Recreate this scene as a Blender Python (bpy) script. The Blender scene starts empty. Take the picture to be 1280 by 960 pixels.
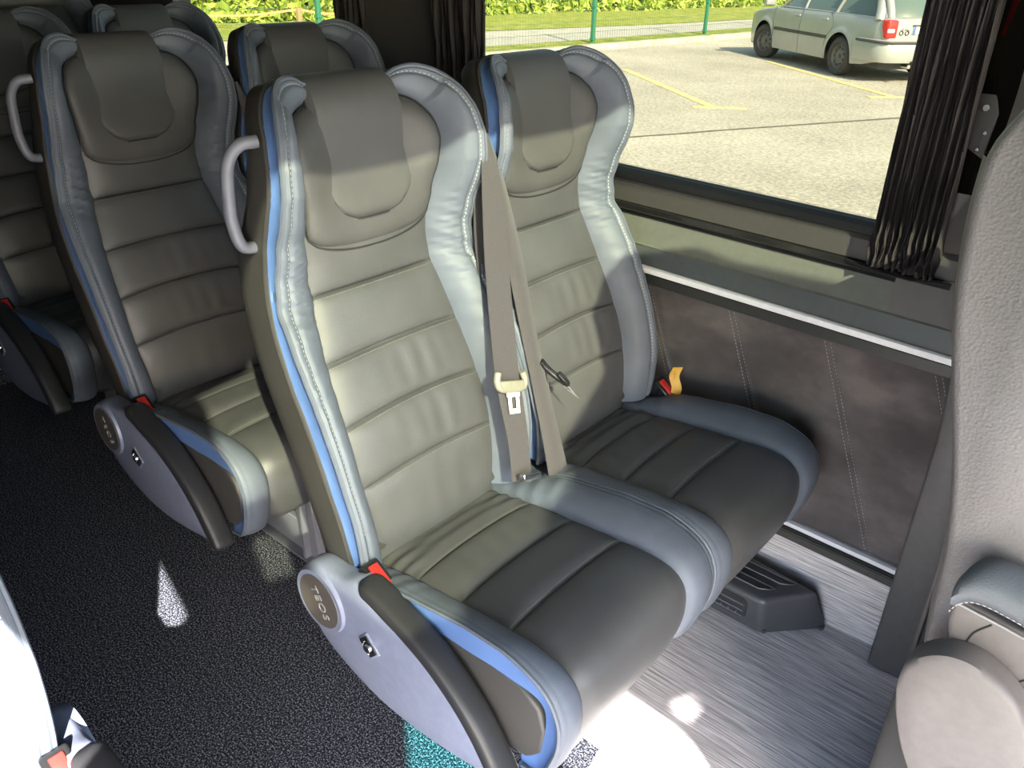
import bpy, bmesh, math, random
from mathutils import Vector, Matrix
random.seed(7)
S = bpy.context.scene
COL = S.collection
PI = math.pi
SUN_AZ, SUN_EL, SUN_E, SKY_E, EXPO = 30.0, 34.0, 44.0, 1.65, 0.47

# ------------------------------------------------------------------ materials
def mat(name, color, rough=0.5, spec=0.5, metal=0.0, coat=0.0, sheen=0.0):
    m = bpy.data.materials.new(name); m.use_nodes = True
    b = m.node_tree.nodes['Principled BSDF']
    b.inputs['Base Color'].default_value = (*color, 1)
    b.inputs['Roughness'].default_value = rough
    b.inputs['Specular IOR Level'].default_value = spec
    b.inputs['Metallic'].default_value = metal
    b.inputs['Coat Weight'].default_value = coat
    b.inputs['Sheen Weight'].default_value = sheen
    return m, m.node_tree, b

def coords(nt, scale=(1, 1, 1), rot=(0, 0, 0)):
    tc = nt.nodes.new('ShaderNodeTexCoord'); mp = nt.nodes.new('ShaderNodeMapping')
    mp.inputs['Scale'].default_value = scale; mp.inputs['Rotation'].default_value = rot
    nt.links.new(tc.outputs['Object'], mp.inputs['Vector'])
    return mp.outputs['Vector']

def noise(nt, vec, scale, detail=3, rough=0.6):
    n = nt.nodes.new('ShaderNodeTexNoise'); n.inputs['Scale'].default_value = scale
    n.inputs['Detail'].default_value = detail; n.inputs['Roughness'].default_value = rough
    nt.links.new(vec, n.inputs['Vector'])
    return n.outputs['Fac']

def ramp(nt, fac, stops):
    r = nt.nodes.new('ShaderNodeValToRGB'); el = r.color_ramp.elements
    el[0].position = stops[0][0]; el[0].color = (*stops[0][1], 1)
    el[1].position = stops[1][0]; el[1].color = (*stops[1][1], 1)
    for p, c in stops[2:]:
        e = el.new(p); e.color = (*c, 1)
    nt.links.new(fac, r.inputs['Fac'])
    return r.outputs['Color']

def bump(nt, b, height, strength, dist=0.001):
    n = nt.nodes.new('ShaderNodeBump'); n.inputs['Strength'].default_value = strength
    n.inputs['Distance'].default_value = dist
    nt.links.new(height, n.inputs['Height']); nt.links.new(n.outputs['Normal'], b.inputs['Normal'])

def leather(name, color, rough=0.45, grain=900, strength=0.35, spec=0.45, var=0.12):
    m, nt, b = mat(name, color, rough, spec)
    v = coords(nt)
    vo = nt.nodes.new('ShaderNodeTexVoronoi'); vo.inputs['Scale'].default_value = grain
    nt.links.new(v, vo.inputs['Vector'])
    bump(nt, b, vo.outputs['Distance'], strength, 0.0006)
    lo = tuple(c * (1 - var) for c in color); hi = tuple(min(1, c * (1 + var)) for c in color)
    nt.links.new(ramp(nt, noise(nt, v, 9, 4), [(0.3, lo), (0.7, hi)]), b.inputs['Base Color'])
    return m

def plain(name, color, rough=0.5, spec=0.5, metal=0.0, coat=0.0, ns=60, var=0.06, bs=0.0, bscale=400):
    m, nt, b = mat(name, color, rough, spec, metal, coat)
    v = coords(nt)
    lo = tuple(c * (1 - var) for c in color); hi = tuple(min(1, c * (1 + var)) for c in color)
    nt.links.new(ramp(nt, noise(nt, v, ns, 3), [(0.35, lo), (0.65, hi)]), b.inputs['Base Color'])
    if bs: bump(nt, b, noise(nt, v, bscale, 2), bs, 0.001)
    return m

M = {}
M['black_leather'] = leather('black_leather', (0.060, 0.060, 0.063), 0.42)
M['headrest_leather'] = leather('headrest_leather', (0.058, 0.057, 0.058), 0.5, 1100, 0.3)
M['grey_leather'] = leather('grey_leather', (0.088, 0.101, 0.130), 0.5, 900, 0.3, 0.35)
M['blue_leather'] = leather('blue_leather', (0.082, 0.150, 0.345), 0.45)
M['shell_black'] = leather('shell_black', (0.040, 0.038, 0.037), 0.5, 700, 0.25)
M['plastic_lilac'] = plain('plastic_lilac', (0.165, 0.182, 0.262), 0.38, bs=0.03)
M['plastic_black'] = plain('plastic_black', (0.042, 0.043, 0.049), 0.42, bs=0.15, bscale=700)
M['pad_black'] = plain('armrest_black', (0.018, 0.018, 0.020), 0.45, spec=0.35, bs=0.12, bscale=700)
M['gloss_black'] = plain('gloss_black', (0.012, 0.012, 0.013), 0.15)
M['matte_black'] = plain('matte_black', (0.012, 0.012, 0.013), 0.7)
M['disc_brown'] = plain('disc_brown', (0.075, 0.065, 0.06), 0.5)
M['red'] = plain('red_plastic', (0.45, 0.022, 0.018), 0.35)
M['yellow'] = plain('yellow_tag', (0.55, 0.31, 0.055), 0.55)
M['chrome'] = plain('chrome', (0.72, 0.72, 0.73), 0.22, metal=1.0, var=0.02)
M['thread'] = plain('thread', (0.30, 0.31, 0.33), 0.7)
M['dark_thread'] = plain('dark_thread', (0.12, 0.12, 0.115), 0.7)
M['letter'] = plain('letter_grey', (0.25, 0.25, 0.25), 0.4)
M['alu'] = plain('aluminium', (0.72, 0.73, 0.78), 0.35, metal=0.6, var=0.03)
M['steel_grey'] = plain('painted_steel', (0.115, 0.12, 0.15), 0.45)
M['alu_white'] = plain('satin_aluminium', (0.88, 0.88, 0.90), 0.4, metal=0.0, var=0.03)
M['trim_ledge'] = plain('ledge_vinyl', (0.105, 0.11, 0.096), 0.5, bs=0.12, bscale=500)
M['trim_grey'] = plain('trim_grey', (0.080, 0.074, 0.070), 0.55, bs=0.1, bscale=900)
M['trim_dark'] = plain('trim_dark', (0.075, 0.071, 0.072), 0.5, bs=0.1, bscale=900)
M['band'] = plain('band_vinyl', (0.068, 0.078, 0.082), 0.42, bs=0.08, bscale=900)
M['frame_grey'] = plain('frame_grey', (0.046, 0.043, 0.041), 0.55, bs=0.1, bscale=900)
M['rubber'] = plain('rubber', (0.03, 0.032, 0.031), 0.45)
M['driver_leather'] = leather('driver_leather', (0.17, 0.16, 0.163), 0.5, 260, 0.9, 0.4, 0.06)
M['driver_dark'] = leather('driver_dark', (0.12, 0.11, 0.108), 0.6, 500, 0.3)
M['driver_plastic'] = plain('driver_plastic', (0.112, 0.099, 0.098), 0.5, bs=0.15, bscale=800)
M['pad_blue'] = leather('pad_blue', (0.075, 0.085, 0.10), 0.5, 400, 0.5)
M['red_mesh'] = plain('red_mesh', (0.55, 0.02, 0.03), 0.6)

def webbing():
    m, nt, b = mat('belt_webbing', (0.09, 0.08, 0.083), 0.55, 0.4, sheen=0.3)
    v = coords(nt, (1, 1, 1))
    n = noise(nt, v, 700, 2)
    nt.links.new(ramp(nt, n, [(0.35, (0.032, 0.028, 0.030)), (0.7, (0.062, 0.056, 0.060))]), b.inputs['Base Color'])
    bump(nt, b, n, 0.4, 0.0008)
    return m
M['webbing'] = webbing()

def suede():
    m, nt, b = mat('suede_panel', (0.05, 0.04, 0.042), 0.9, 0.15, sheen=0.5)
    v = coords(nt, (1, 1, 1.6))
    n = noise(nt, v, 5.5, 6, 0.55)
    nt.links.new(ramp(nt, n, [(0.36, (0.055, 0.047, 0.049)), (0.52, (0.088, 0.076, 0.078)), (0.66, (0.14, 0.12, 0.12))]), b.inputs['Base Color'])
    bump(nt, b, noise(nt, v, 500, 2), 0.3, 0.0006)
    return m
M['suede'] = suede()

def carpet():
    m, nt, b = mat('carpet_pile', (0.02, 0.022, 0.03), 0.95, 0.1)
    v = coords(nt)
    n = noise(nt, v, 260, 3, 0.75)
    nt.links.new(ramp(nt, n, [(0.42, (0.005, 0.006, 0.010)), (0.52, (0.020, 0.022, 0.032)), (0.62, (0.26, 0.265, 0.31))]), b.inputs['Base Color'])
    bump(nt, b, n, 1.0, 0.006)
    return m
M['carpet'] = carpet()

def vinyl():
    m, nt, b = mat('striped_vinyl', (0.2, 0.2, 0.2), 0.5, 0.4)
    v = coords(nt, (5, 260, 260))
    n = noise(nt, v, 1.0, 5, 0.7)
    v2 = coords(nt, (12, 620, 620))
    n2 = noise(nt, v2, 1.0, 3, 0.6)
    mx = nt.nodes.new('ShaderNodeMix'); mx.data_type = 'FLOAT'; mx.inputs[0].default_value = 0.5
    nt.links.new(n, mx.inputs[2]); nt.links.new(n2, mx.inputs[3])
    nt.links.new(ramp(nt, mx.outputs[0], [(0.38, (0.20, 0.18, 0.185)), (0.5, (0.46, 0.42, 0.42)), (0.61, (0.76, 0.71, 0.70))]), b.inputs['Base Color'])
    bump(nt, b, n, 0.1, 0.001)
    return m
M['vinyl'] = vinyl()

def curtain_mat():
    m, nt, b = mat('curtain_cloth', (0.014, 0.013, 0.014), 0.85, 0.12)
    v = coords(nt, (1, 1, 0.05))
    nt.links.new(ramp(nt, noise(nt, v, 260, 2), [(0.3, (0.022, 0.020, 0.021)), (0.7, (0.046, 0.042, 0.044))]), b.inputs['Base Color'])
    return m
M['curtain'] = curtain_mat()

def asphalt():
    m, nt, b = mat('gravel_asphalt', (0.4, 0.38, 0.33), 0.9, 0.2)
    v = coords(nt)
    n = noise(nt, v, 26, 6, 0.8)
    n2 = noise(nt, v, 0.5, 4, 0.6)
    mx = nt.nodes.new('ShaderNodeMix'); mx.data_type = 'FLOAT'; mx.inputs[0].default_value = 0.25
    nt.links.new(n, mx.inputs[2]); nt.links.new(n2, mx.inputs[3])
    nt.links.new(ramp(nt, mx.outputs[0], [(0.38, (0.21, 0.195, 0.155)), (0.5, (0.38, 0.36, 0.30)), (0.62, (0.56, 0.53, 0.45))]), b.inputs['Base Color'])
    bump(nt, b, n, 0.6, 0.02)
    return m
M['asphalt'] = asphalt()
M['road'] = plain('pale_road', (0.42, 0.40, 0.36), 0.9, ns=3, var=0.12)
M['kerb'] = plain('kerb_stone', (0.42, 0.39, 0.32), 0.9, ns=6, var=0.2)
M['yellow_paint'] = plain('yellow_paint', (0.56, 0.49, 0.22), 0.8, ns=12, var=0.2)
M['crack'] = plain('crack_dark', (0.09, 0.085, 0.07), 0.9)
def grass():
    m, nt, b = mat('grass', (0.2, 0.3, 0.05), 0.9, 0.2)
    v = coords(nt)
    n = noise(nt, v, 3.0, 8, 0.75)
    nt.links.new(ramp(nt, n, [(0.36, (0.16, 0.24, 0.04)), (0.5, (0.29, 0.33, 0.06)), (0.66, (0.45, 0.42, 0.16))]), b.inputs['Base Color'])
    bump(nt, b, n, 0.8, 0.1)
    return m
M['grass'] = grass()
def leaf(name, lo, hi):
    m, nt, b = mat(name, hi, 0.5, 0.3)
    oi = nt.nodes.new('ShaderNodeNewGeometry')
    nt.links.new(ramp(nt, oi.outputs['Random Per Island'], [(0.0, lo), (1.0, hi)]), b.inputs['Base Color'])
    b.inputs['Subsurface Weight'].default_value = 0.0
    return m
M['leaf'] = leaf('hedge_leaf', (0.12, 0.20, 0.02), (0.48, 0.56, 0.11))
M['hedge_core'] = plain('hedge_core', (0.03, 0.07, 0.015), 0.9, ns=4, var=0.4)
M['fence_green'] = plain('fence_green', (0.03, 0.17, 0.10), 0.45)
M['fence_wire'] = plain('fence_wire', (0.09, 0.16, 0.10), 0.5)
M['tape'] = plain('orange_tape', (0.75, 0.28, 0.14), 0.6)
M['stake'] = plain('stake_wood', (0.34, 0.22, 0.12), 0.8)
M['car_paint'] = plain('silver_paint', (0.34, 0.355, 0.345), 0.35, metal=0.25, coat=0.3, ns=2, var=0.04)
M['car_dark'] = plain('car_rubber', (0.045, 0.045, 0.045), 0.6)
M['tyre'] = plain('tyre', (0.05, 0.048, 0.044), 0.85)
M['rim'] = plain('steel_rim', (0.13, 0.13, 0.12), 0.5, metal=0.4)
M['car_glass'] = plain('car_window', (0.09, 0.13, 0.12), 0.08, coat=0.5)
M['tail'] = plain('tail_red', (0.75, 0.03, 0.03), 0.25)
M['tail_white'] = plain('tail_pale', (0.75, 0.55, 0.45), 0.25)
M['plate'] = plain('plate_white', (0.75, 0.75, 0.72), 0.4)
M['plate_blue'] = plain('plate_blue', (0.05, 0.14, 0.55), 0.4)

def glass(name, tint, gloss=0.04):
    m = bpy.data.materials.new(name); m.use_nodes = True; nt = m.node_tree
    nt.nodes.remove(nt.nodes['Principled BSDF'])
    t = nt.nodes.new('ShaderNodeBsdfTransparent'); t.inputs['Color'].default_value = (*tint, 1)
    g = nt.nodes.new('ShaderNodeBsdfGlossy'); g.inputs['Roughness'].default_value = 0.02
    mx = nt.nodes.new('ShaderNodeMixShader'); mx.inputs[0].default_value = gloss
    nt.links.new(t.outputs[0], mx.inputs[1]); nt.links.new(g.outputs[0], mx.inputs[2])
    nt.links.new(mx.outputs[0], nt.nodes['Material Output'].inputs['Surface'])
    return m
M['tint'] = glass('tinted_glass', (0.146, 0.140, 0.104), 0.02)
M['roof_tint'] = glass('roof_glass', (0.176, 0.184, 0.128), 0.02)
M['teal'] = glass('teal_glass', (0.10, 0.62, 0.60), 0.02)
M['clear'] = glass('clear_glass', (0.93, 0.95, 0.95), 0.03)

# ------------------------------------------------------------------ object helpers
def link(o, parent=None):
    COL.objects.link(o)
    if parent is not None: o.parent = parent
    return o

def obj(name, verts, faces, m, parent=None, smooth=True, recalc=True):
    me = bpy.data.meshes.new(name)
    me.from_pydata([tuple(v) for v in verts], [], faces)
    me.materials.append(M[m] if isinstance(m, str) else m)
    if recalc:
        bm = bmesh.new(); bm.from_mesh(me)
        bmesh.ops.recalc_face_normals(bm, faces=bm.faces)
        bm.to_mesh(me); bm.free()
    if smooth:
        for p in me.polygons: p.use_smooth = True
        try: me.set_sharp_from_angle(angle=math.radians(50))
        except Exception: pass
    me.update()
    return link(bpy.data.objects.new(name, me), parent)

def tag(o, label=None, cat=None, group=None, kind=None):
    if label: o['label'] = label
    if cat: o['category'] = cat
    if group: o['group'] = group
    if kind: o['kind'] = kind
    return o

def empty(name, loc, label, cat, group=None, rz=0.0):
    o = bpy.data.objects.new(name, None); link(o)
    o.location = loc; o.rotation_euler = (0, 0, rz); o.empty_display_size = 0.1
    return tag(o, label, cat, group)

def structure(o): o['kind'] = 'structure'; return o

class MB:
    """collects simple solids into one mesh"""
    def __init__(s): s.v = []; s.f = []
    def add(s, v, f):
        k = len(s.v); s.v += [tuple(p) for p in v]; s.f += [tuple(i + k for i in q) for q in f]; return s
    def box(s, a, b):
        (x0, y0, z0), (x1, y1, z1) = a, b
        v = [(x0, y0, z0), (x1, y0, z0), (x1, y1, z0), (x0, y1, z0), (x0, y0, z1), (x1, y0, z1), (x1, y1, z1), (x0, y1, z1)]
        return s.add(v, [(0, 3, 2, 1), (4, 5, 6, 7), (0, 1, 5, 4), (1, 2, 6, 5), (2, 3, 7, 6), (3, 0, 4, 7)])
    def rbox(s, a, b, r, seg=3):
        bm = bmesh.new()
        c = [(p + q) / 2 for p, q in zip(a, b)]; d = [abs(q - p) for p, q in zip(a, b)]
        bmesh.ops.create_cube(bm, size=1)
        bmesh.ops.scale(bm, vec=d, verts=bm.verts); bmesh.ops.translate(bm, vec=c, verts=bm.verts)
        bmesh.ops.bevel(bm, geom=bm.edges[:], offset=r, segments=seg, affect='EDGES', profile=0.5)
        bm.verts.index_update()
        s.add([v.co[:] for v in bm.verts], [[v.index for v in f.verts] for f in bm.faces]); bm.free(); return s
    def obox(s, c, ax, ay, az, d, r=0.0):
        """box at c with unit axes ax ay az and full dimensions d"""
        ax, ay, az = Vector(ax).normalized(), Vector(ay).normalized(), Vector(az).normalized()
        t = MB()
        if r: t.rbox((-d[0]/2, -d[1]/2, -d[2]/2), (d[0]/2, d[1]/2, d[2]/2), r)
        else: t.box((-d[0]/2, -d[1]/2, -d[2]/2), (d[0]/2, d[1]/2, d[2]/2))
        c = Vector(c)
        return s.add([c + ax*v[0] + ay*v[1] + az*v[2] for v in t.v], t.f)
    def tube(s, pts, r, n=8, closed=False, caps=True):
        pts = [Vector(p) for p in pts]; N = len(pts); v = []; f = []
        up = None
        for i, p in enumerate(pts):
            a = pts[(i - 1) % N] if (closed or i > 0) else p
            b = pts[(i + 1) % N] if (closed or i < N - 1) else p
            t = (b - a)
            t = t.normalized() if t.length > 1e-9 else Vector((0, 0, 1))
            if up is None:
                up = Vector((0, 0, 1)) if abs(t.z) < 0.9 else Vector((1, 0, 0))
            x = up.cross(t)
            if x.length < 1e-6: x = Vector((1, 0, 0)).cross(t)
            x.normalize(); y = t.cross(x).normalized(); up = y
            rr = r(i / (N - 1)) if callable(r) else r
            for k in range(n):
                q = 2 * PI * k / n
                v.append(p + x * math.cos(q) * rr + y * math.sin(q) * rr)
        for i in range(N if closed else N - 1):
            for k in range(n):
                f.append((i*n + k, i*n + (k+1) % n, ((i+1) % N)*n + (k+1) % n, ((i+1) % N)*n + k))
        if caps and not closed:
            f.append(tuple(range(n - 1, -1, -1))); f.append(tuple((N-1)*n + k for k in range(n)))
        return s.add(v, f)
    def prism(s, poly, axis, a, b, r=0.0, seg=2):
        """polygon in the plane normal to axis ('x','y','z'), extruded from a to b, optional bevel"""
        def P(u, w, h): return {'x': (h, u, w), 'y': (u, h, w), 'z': (u, w, h)}[axis]
        n = len(poly)
        bm = bmesh.new()
        v0 = [bm.verts.new(P(u, w, a)) for u, w in poly]; v1 = [bm.verts.new(P(u, w, b)) for u, w in poly]
        f0 = bm.faces.new(v0[::-1]); f1 = bm.faces.new(v1)
        for i in range(n): bm.faces.new((v0[i], v0[(i+1) % n], v1[(i+1) % n], v1[i]))
        bmesh.ops.recalc_face_normals(bm, faces=bm.faces)
        if r:
            e = list(set(f0.edges[:] + f1.edges[:]))
            bmesh.ops.bevel(bm, geom=e, offset=r, segments=seg, affect='EDGES', profile=0.5, clamp_overlap=True)
        bmesh.ops.triangulate(bm, faces=[f for f in bm.faces if len(f.verts) > 4])
        bm.verts.index_update()
        s.add([v.co[:] for v in bm.verts], [[v.index for v in f.verts] for f in bm.faces]); bm.free(); return s
    def cyl(s, c, axis, r, h, n=24, r2=None):
        c = Vector(c); ax = Vector(axis).normalized()
        x = ax.orthogonal().normalized(); y = ax.cross(x); r2 = r if r2 is None else r2
        v = [c + (x*math.cos(2*PI*k/n) + y*math.sin(2*PI*k/n))*r - ax*h/2 for k in range(n)]
        v += [c + (x*math.cos(2*PI*k/n) + y*math.sin(2*PI*k/n))*r2 + ax*h/2 for k in range(n)]
        f = [(k, (k+1) % n, n + (k+1) % n, n + k) for k in range(n)] + [tuple(range(n-1, -1, -1)), tuple(range(n, 2*n))]
        return s.add(v, f)
    def build(s, name, m, parent=None, smooth=True): return obj(name, s.v, s.f, m, parent, smooth)

def grid_faces(nu, nv, closed_u=False):
    f = []
    for i in range(nu if closed_u else nu - 1):
        for j in range(nv - 1):
            a = i*nv + j; b = ((i+1) % nu)*nv + j
            f.append((a, b, b+1, a+1))
    return f

def interp(tab, x):
    if x <= tab[0][0]: return tab[0][1]
    for (a, p), (b, q) in zip(tab, tab[1:]):
        if x <= b:
            t = (x - a) / (b - a); return p + (q - p) * t
    return tab[-1][1]

def catmull(pts, n):
    """resample an open polyline smoothly into n points"""
    P = [Vector(p) for p in pts]; P = [P[0]*2 - P[1]] + P + [P[-1]*2 - P[-2]]
    segs = len(pts) - 1; out = []
    for k in range(n):
        t = k / (n - 1) * segs; i = min(int(t), segs - 1); u = t - i
        a, b, c, d = P[i], P[i+1], P[i+2], P[i+3]
        out.append(0.5*((2*b) + (c - a)*u + (2*a - 5*b + 4*c - d)*u*u + (3*b - a - 3*c + d)*u**3))
    return out

def arc_resample(pts, n):
    P = [Vector(p) for p in pts]; L = [0]
    for a, b in zip(P, P[1:]): L.append(L[-1] + (b - a).length)
    out = []; j = 0
    for k in range(n):
        s = L[-1]*k/(n-1)
        while j < len(L) - 2 and L[j+1] < s: j += 1
        d = L[j+1] - L[j]; out.append(P[j].lerp(P[j+1], (s - L[j])/d if d > 0 else 0))
    return out

def dashes(mb, path, normals, spacing=0.0062, length=0.0036, width=0.0013, height=0.0009):
    P = [Vector(p) for p in path]; N = [Vector(n) for n in normals]
    acc = 0; nxt = 0
    for i in range(len(P) - 1):
        d = (P[i+1] - P[i]); L = d.length
        if L < 1e-9: continue
        t = d / L
        while nxt <= acc + L:
            u = (nxt - acc) / L; c = P[i].lerp(P[i+1], u); n = N[i].lerp(N[i+1], u).normalized()
            s = t.cross(n).normalized()
            mb.obox(c + n*height*0.3, t, s, n, (length, width, height)); nxt += spacing
        acc += L

# ------------------------------------------------------------------ the passenger seat
G = [(0.42, 0.022), (0.48, 0.017), (0.55, 0.012), (0.62, -0.002), (0.675, -0.018), (0.725, -0.037), (0.825, -0.084), (0.93, -0.129),
     (0.985, -0.139), (1.04, -0.145), (1.13, -0.160), (1.20, -0.172), (1.26, -0.186), (1.32, -0.20)]
GS = catmull([(z, x, 0) for z, x in G], 400)
GT = [(p[0], p[1]) for p in GS]
def g(z): return interp(GT, z)
def nrm(z):
    d = (g(z + 0.02) - g(z - 0.02)) / 0.04
    return Vector((1, 0, -d)).normalized()
def BP(y, z, off=0.0):
    n = nrm(z); off = off + interp(CONC, z)*min(1.15, abs(y)/.147)**2; return Vector((g(z) + n.x*off, y, z + n.z*off))

INNER = [(.145, .49), (.152, .56), (.158, .61), (.160, .65), (.158, .71), (.155, .76), (.150, .82), (.141, .88), (.132, .93), (.129, .98),
         (.130, 1.02), (.135, 1.06), (.143, 1.10), (.148, 1.14), (.144, 1.17), (.128, 1.198), (.104, 1.213), (.075, 1.219), (.04, 1.221), (0, 1.221)]
OUTER = [(.210, .50), (.216, .56), (.220, .61), (.223, .65), (.2245, .71), (.2245, .76), (.2245, .82), (.222, .88), (.216, .93), (.210, .98),
         (.209, 1.02), (.210, 1.06), (.210, 1.10), (.205, 1.15), (.190, 1.20), (.167, 1.235), (.140, 1.253), (.105, 1.255), (.055, 1.236), (0, 1.232)]
LIFT = [(.46, .026), (.52, .036), (.6, .048), (.8, .050), (.88, .042), (.93, .030), (.98, .034), (1.06, .042), (1.15, .036), (1.21, .042), (1.245, .034), (1.262, .020)]
CONC = [(.98, 0), (1.03, .008), (1.06, .022), (1.10, .040), (1.14, .046), (1.18, .040), (1.22, .022), (1.25, .008), (1.28, 0)]
NT, NSX = 460, 17
def loop(arr, n=NT):
    full = [(-y, z, 0) for y, z in arr] + [(y, z, 0) for y, z in arr[::-1][1:]]
    return catmull(full, n)
LI, LO = loop(INNER), loop(OUTER)
def lift_at(i):
    z = LO[i].y; l = interp(LIFT, z)
    if z > 1.2:
        q = max(0, min(1, (abs(LO[i].x) - .085)/.05)); l = .009 + (l - .009)*q*q*(3 - 2*q)
    return l
def wrinkle(i, s):
    z = LO[i].y; y = LO[i].x
    w = 0.0
    m1 = math.exp(-((z - 0.955)/0.085)**2)            # gathered neck
    ph = 0.25*math.sin(z*23) + s*1.6*(1 if y > 0 else -0.8)
    def ridge(t): return 1 - 2*abs(math.sin(t))**0.7
    w += m1 * 0.0030 * (0.7*ridge(z*150 + ph*3.2) + 0.5*ridge(z*237 + 1.7 - ph*2.4 + s*2)) * math.sin(PI*min(1, s*0.85 + 0.12))
    w += m1 * 0.0022 * math.sin(z*110 + ph*2)
    m2 = math.exp(-((z - 0.80)/0.06)**2)
    w += m2 * 0.0012 * math.sin(z*170 + s*5)
    m3 = math.exp(-((z - 1.235)/0.02)**2) * (0.5 if y < 0 else 0.15)
    w += m3 * 0.002 * math.sin(y*160)
    return w
def boff(i, s):
    L = lift_at(i)
    o = -0.005*(1 - min(1, s*4)) + L*(s**0.75) + 0.015*math.sin(PI*min(1, s))**0.8 * (0.4 if LO[i].y > 1.23 else 1)
    o -= 0.0045*math.exp(-((s - 0.76)/0.05)**2)
    o += 0.003*math.exp(-((s - 0.9)/0.06)**2)
    return o + wrinkle(i, s)
def bolster_point(i, s):
    a, b = LI[i], LO[i]
    return BP(a.x + (b.x - a.x)*s, a.y + (b.y - a.y)*s, boff(i, s))

def pillow(outline, center, P, h, r, rings=9, base=0.0):
    """raised pad over a closed (y,z) outline"""
    v = []; f = []; n = len(outline); c = Vector(center)
    sc = [1, 0.985, 0.96, 0.93, 0.89, 0.84, 0.76, 0.62, 0.42, 0.2]
    v += [P(p[0], p[1], base - 0.012) for p in outline]
    for s in sc:
        for p in outline:
            q = c + (Vector(p[:2]) - c)*s; d = (Vector(p[:2]) - c).length*(1 - s)
            k = min(1, d/r); v.append(P(q.x, q.y, base + h*math.sqrt(max(0, 1 - (1 - k)**2))))
    m = len(sc) + 1
    for k in range(m - 1):
        for i in range(n):
            f.append((k*n + i, k*n + (i+1) % n, (k+1)*n + (i+1) % n, (k+1)*n + i))
    v.append(P(c.x, c.y, base + h)); e = len(v) - 1
    for i in range(n): f.append(((m-1)*n + i, (m-1)*n + (i+1) % n, e))
    return v, f

CPROF = catmull([(-.01, .470, 0), (.05, .480, 0), (.113, .492, 0), (.215, .503, 0), (.32, .513, 0), (.39, .517, 0), (.435, .508, 0), (.460, .482, 0),
                 (.466, .44, 0), (.458, .395, 0), (.44, .352, 0), (.40, .338, 0)], 140)
CARC = [0]
for a, b in zip(CPROF, CPROF[1:]): CARC.append(CARC[-1] + (b - a).length)
CL = CARC[-1]
def cprof(s):
    s = max(0, min(CL, s)); 
    for k in range(len(CARC) - 1):
        if CARC[k+1] >= s:
            u = (s - CARC[k])/(CARC[k+1] - CARC[k]); p = CPROF[k].lerp(CPROF[k+1], u)
            a = CPROF[max(0, k-2)]; b = CPROF[min(len(CPROF)-1, k+3)]; t = (b - a).normalized()
            return p, Vector((-t.y, t.x))
    return CPROF[-1], Vector((1, 0))
def CP(y, s, off=0.0):
    p, n = cprof(s); return Vector((p.x + n.x*off, y, p.y + n.y*off))
CSEAM = [0.125, 0.228, 0.335]

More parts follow.
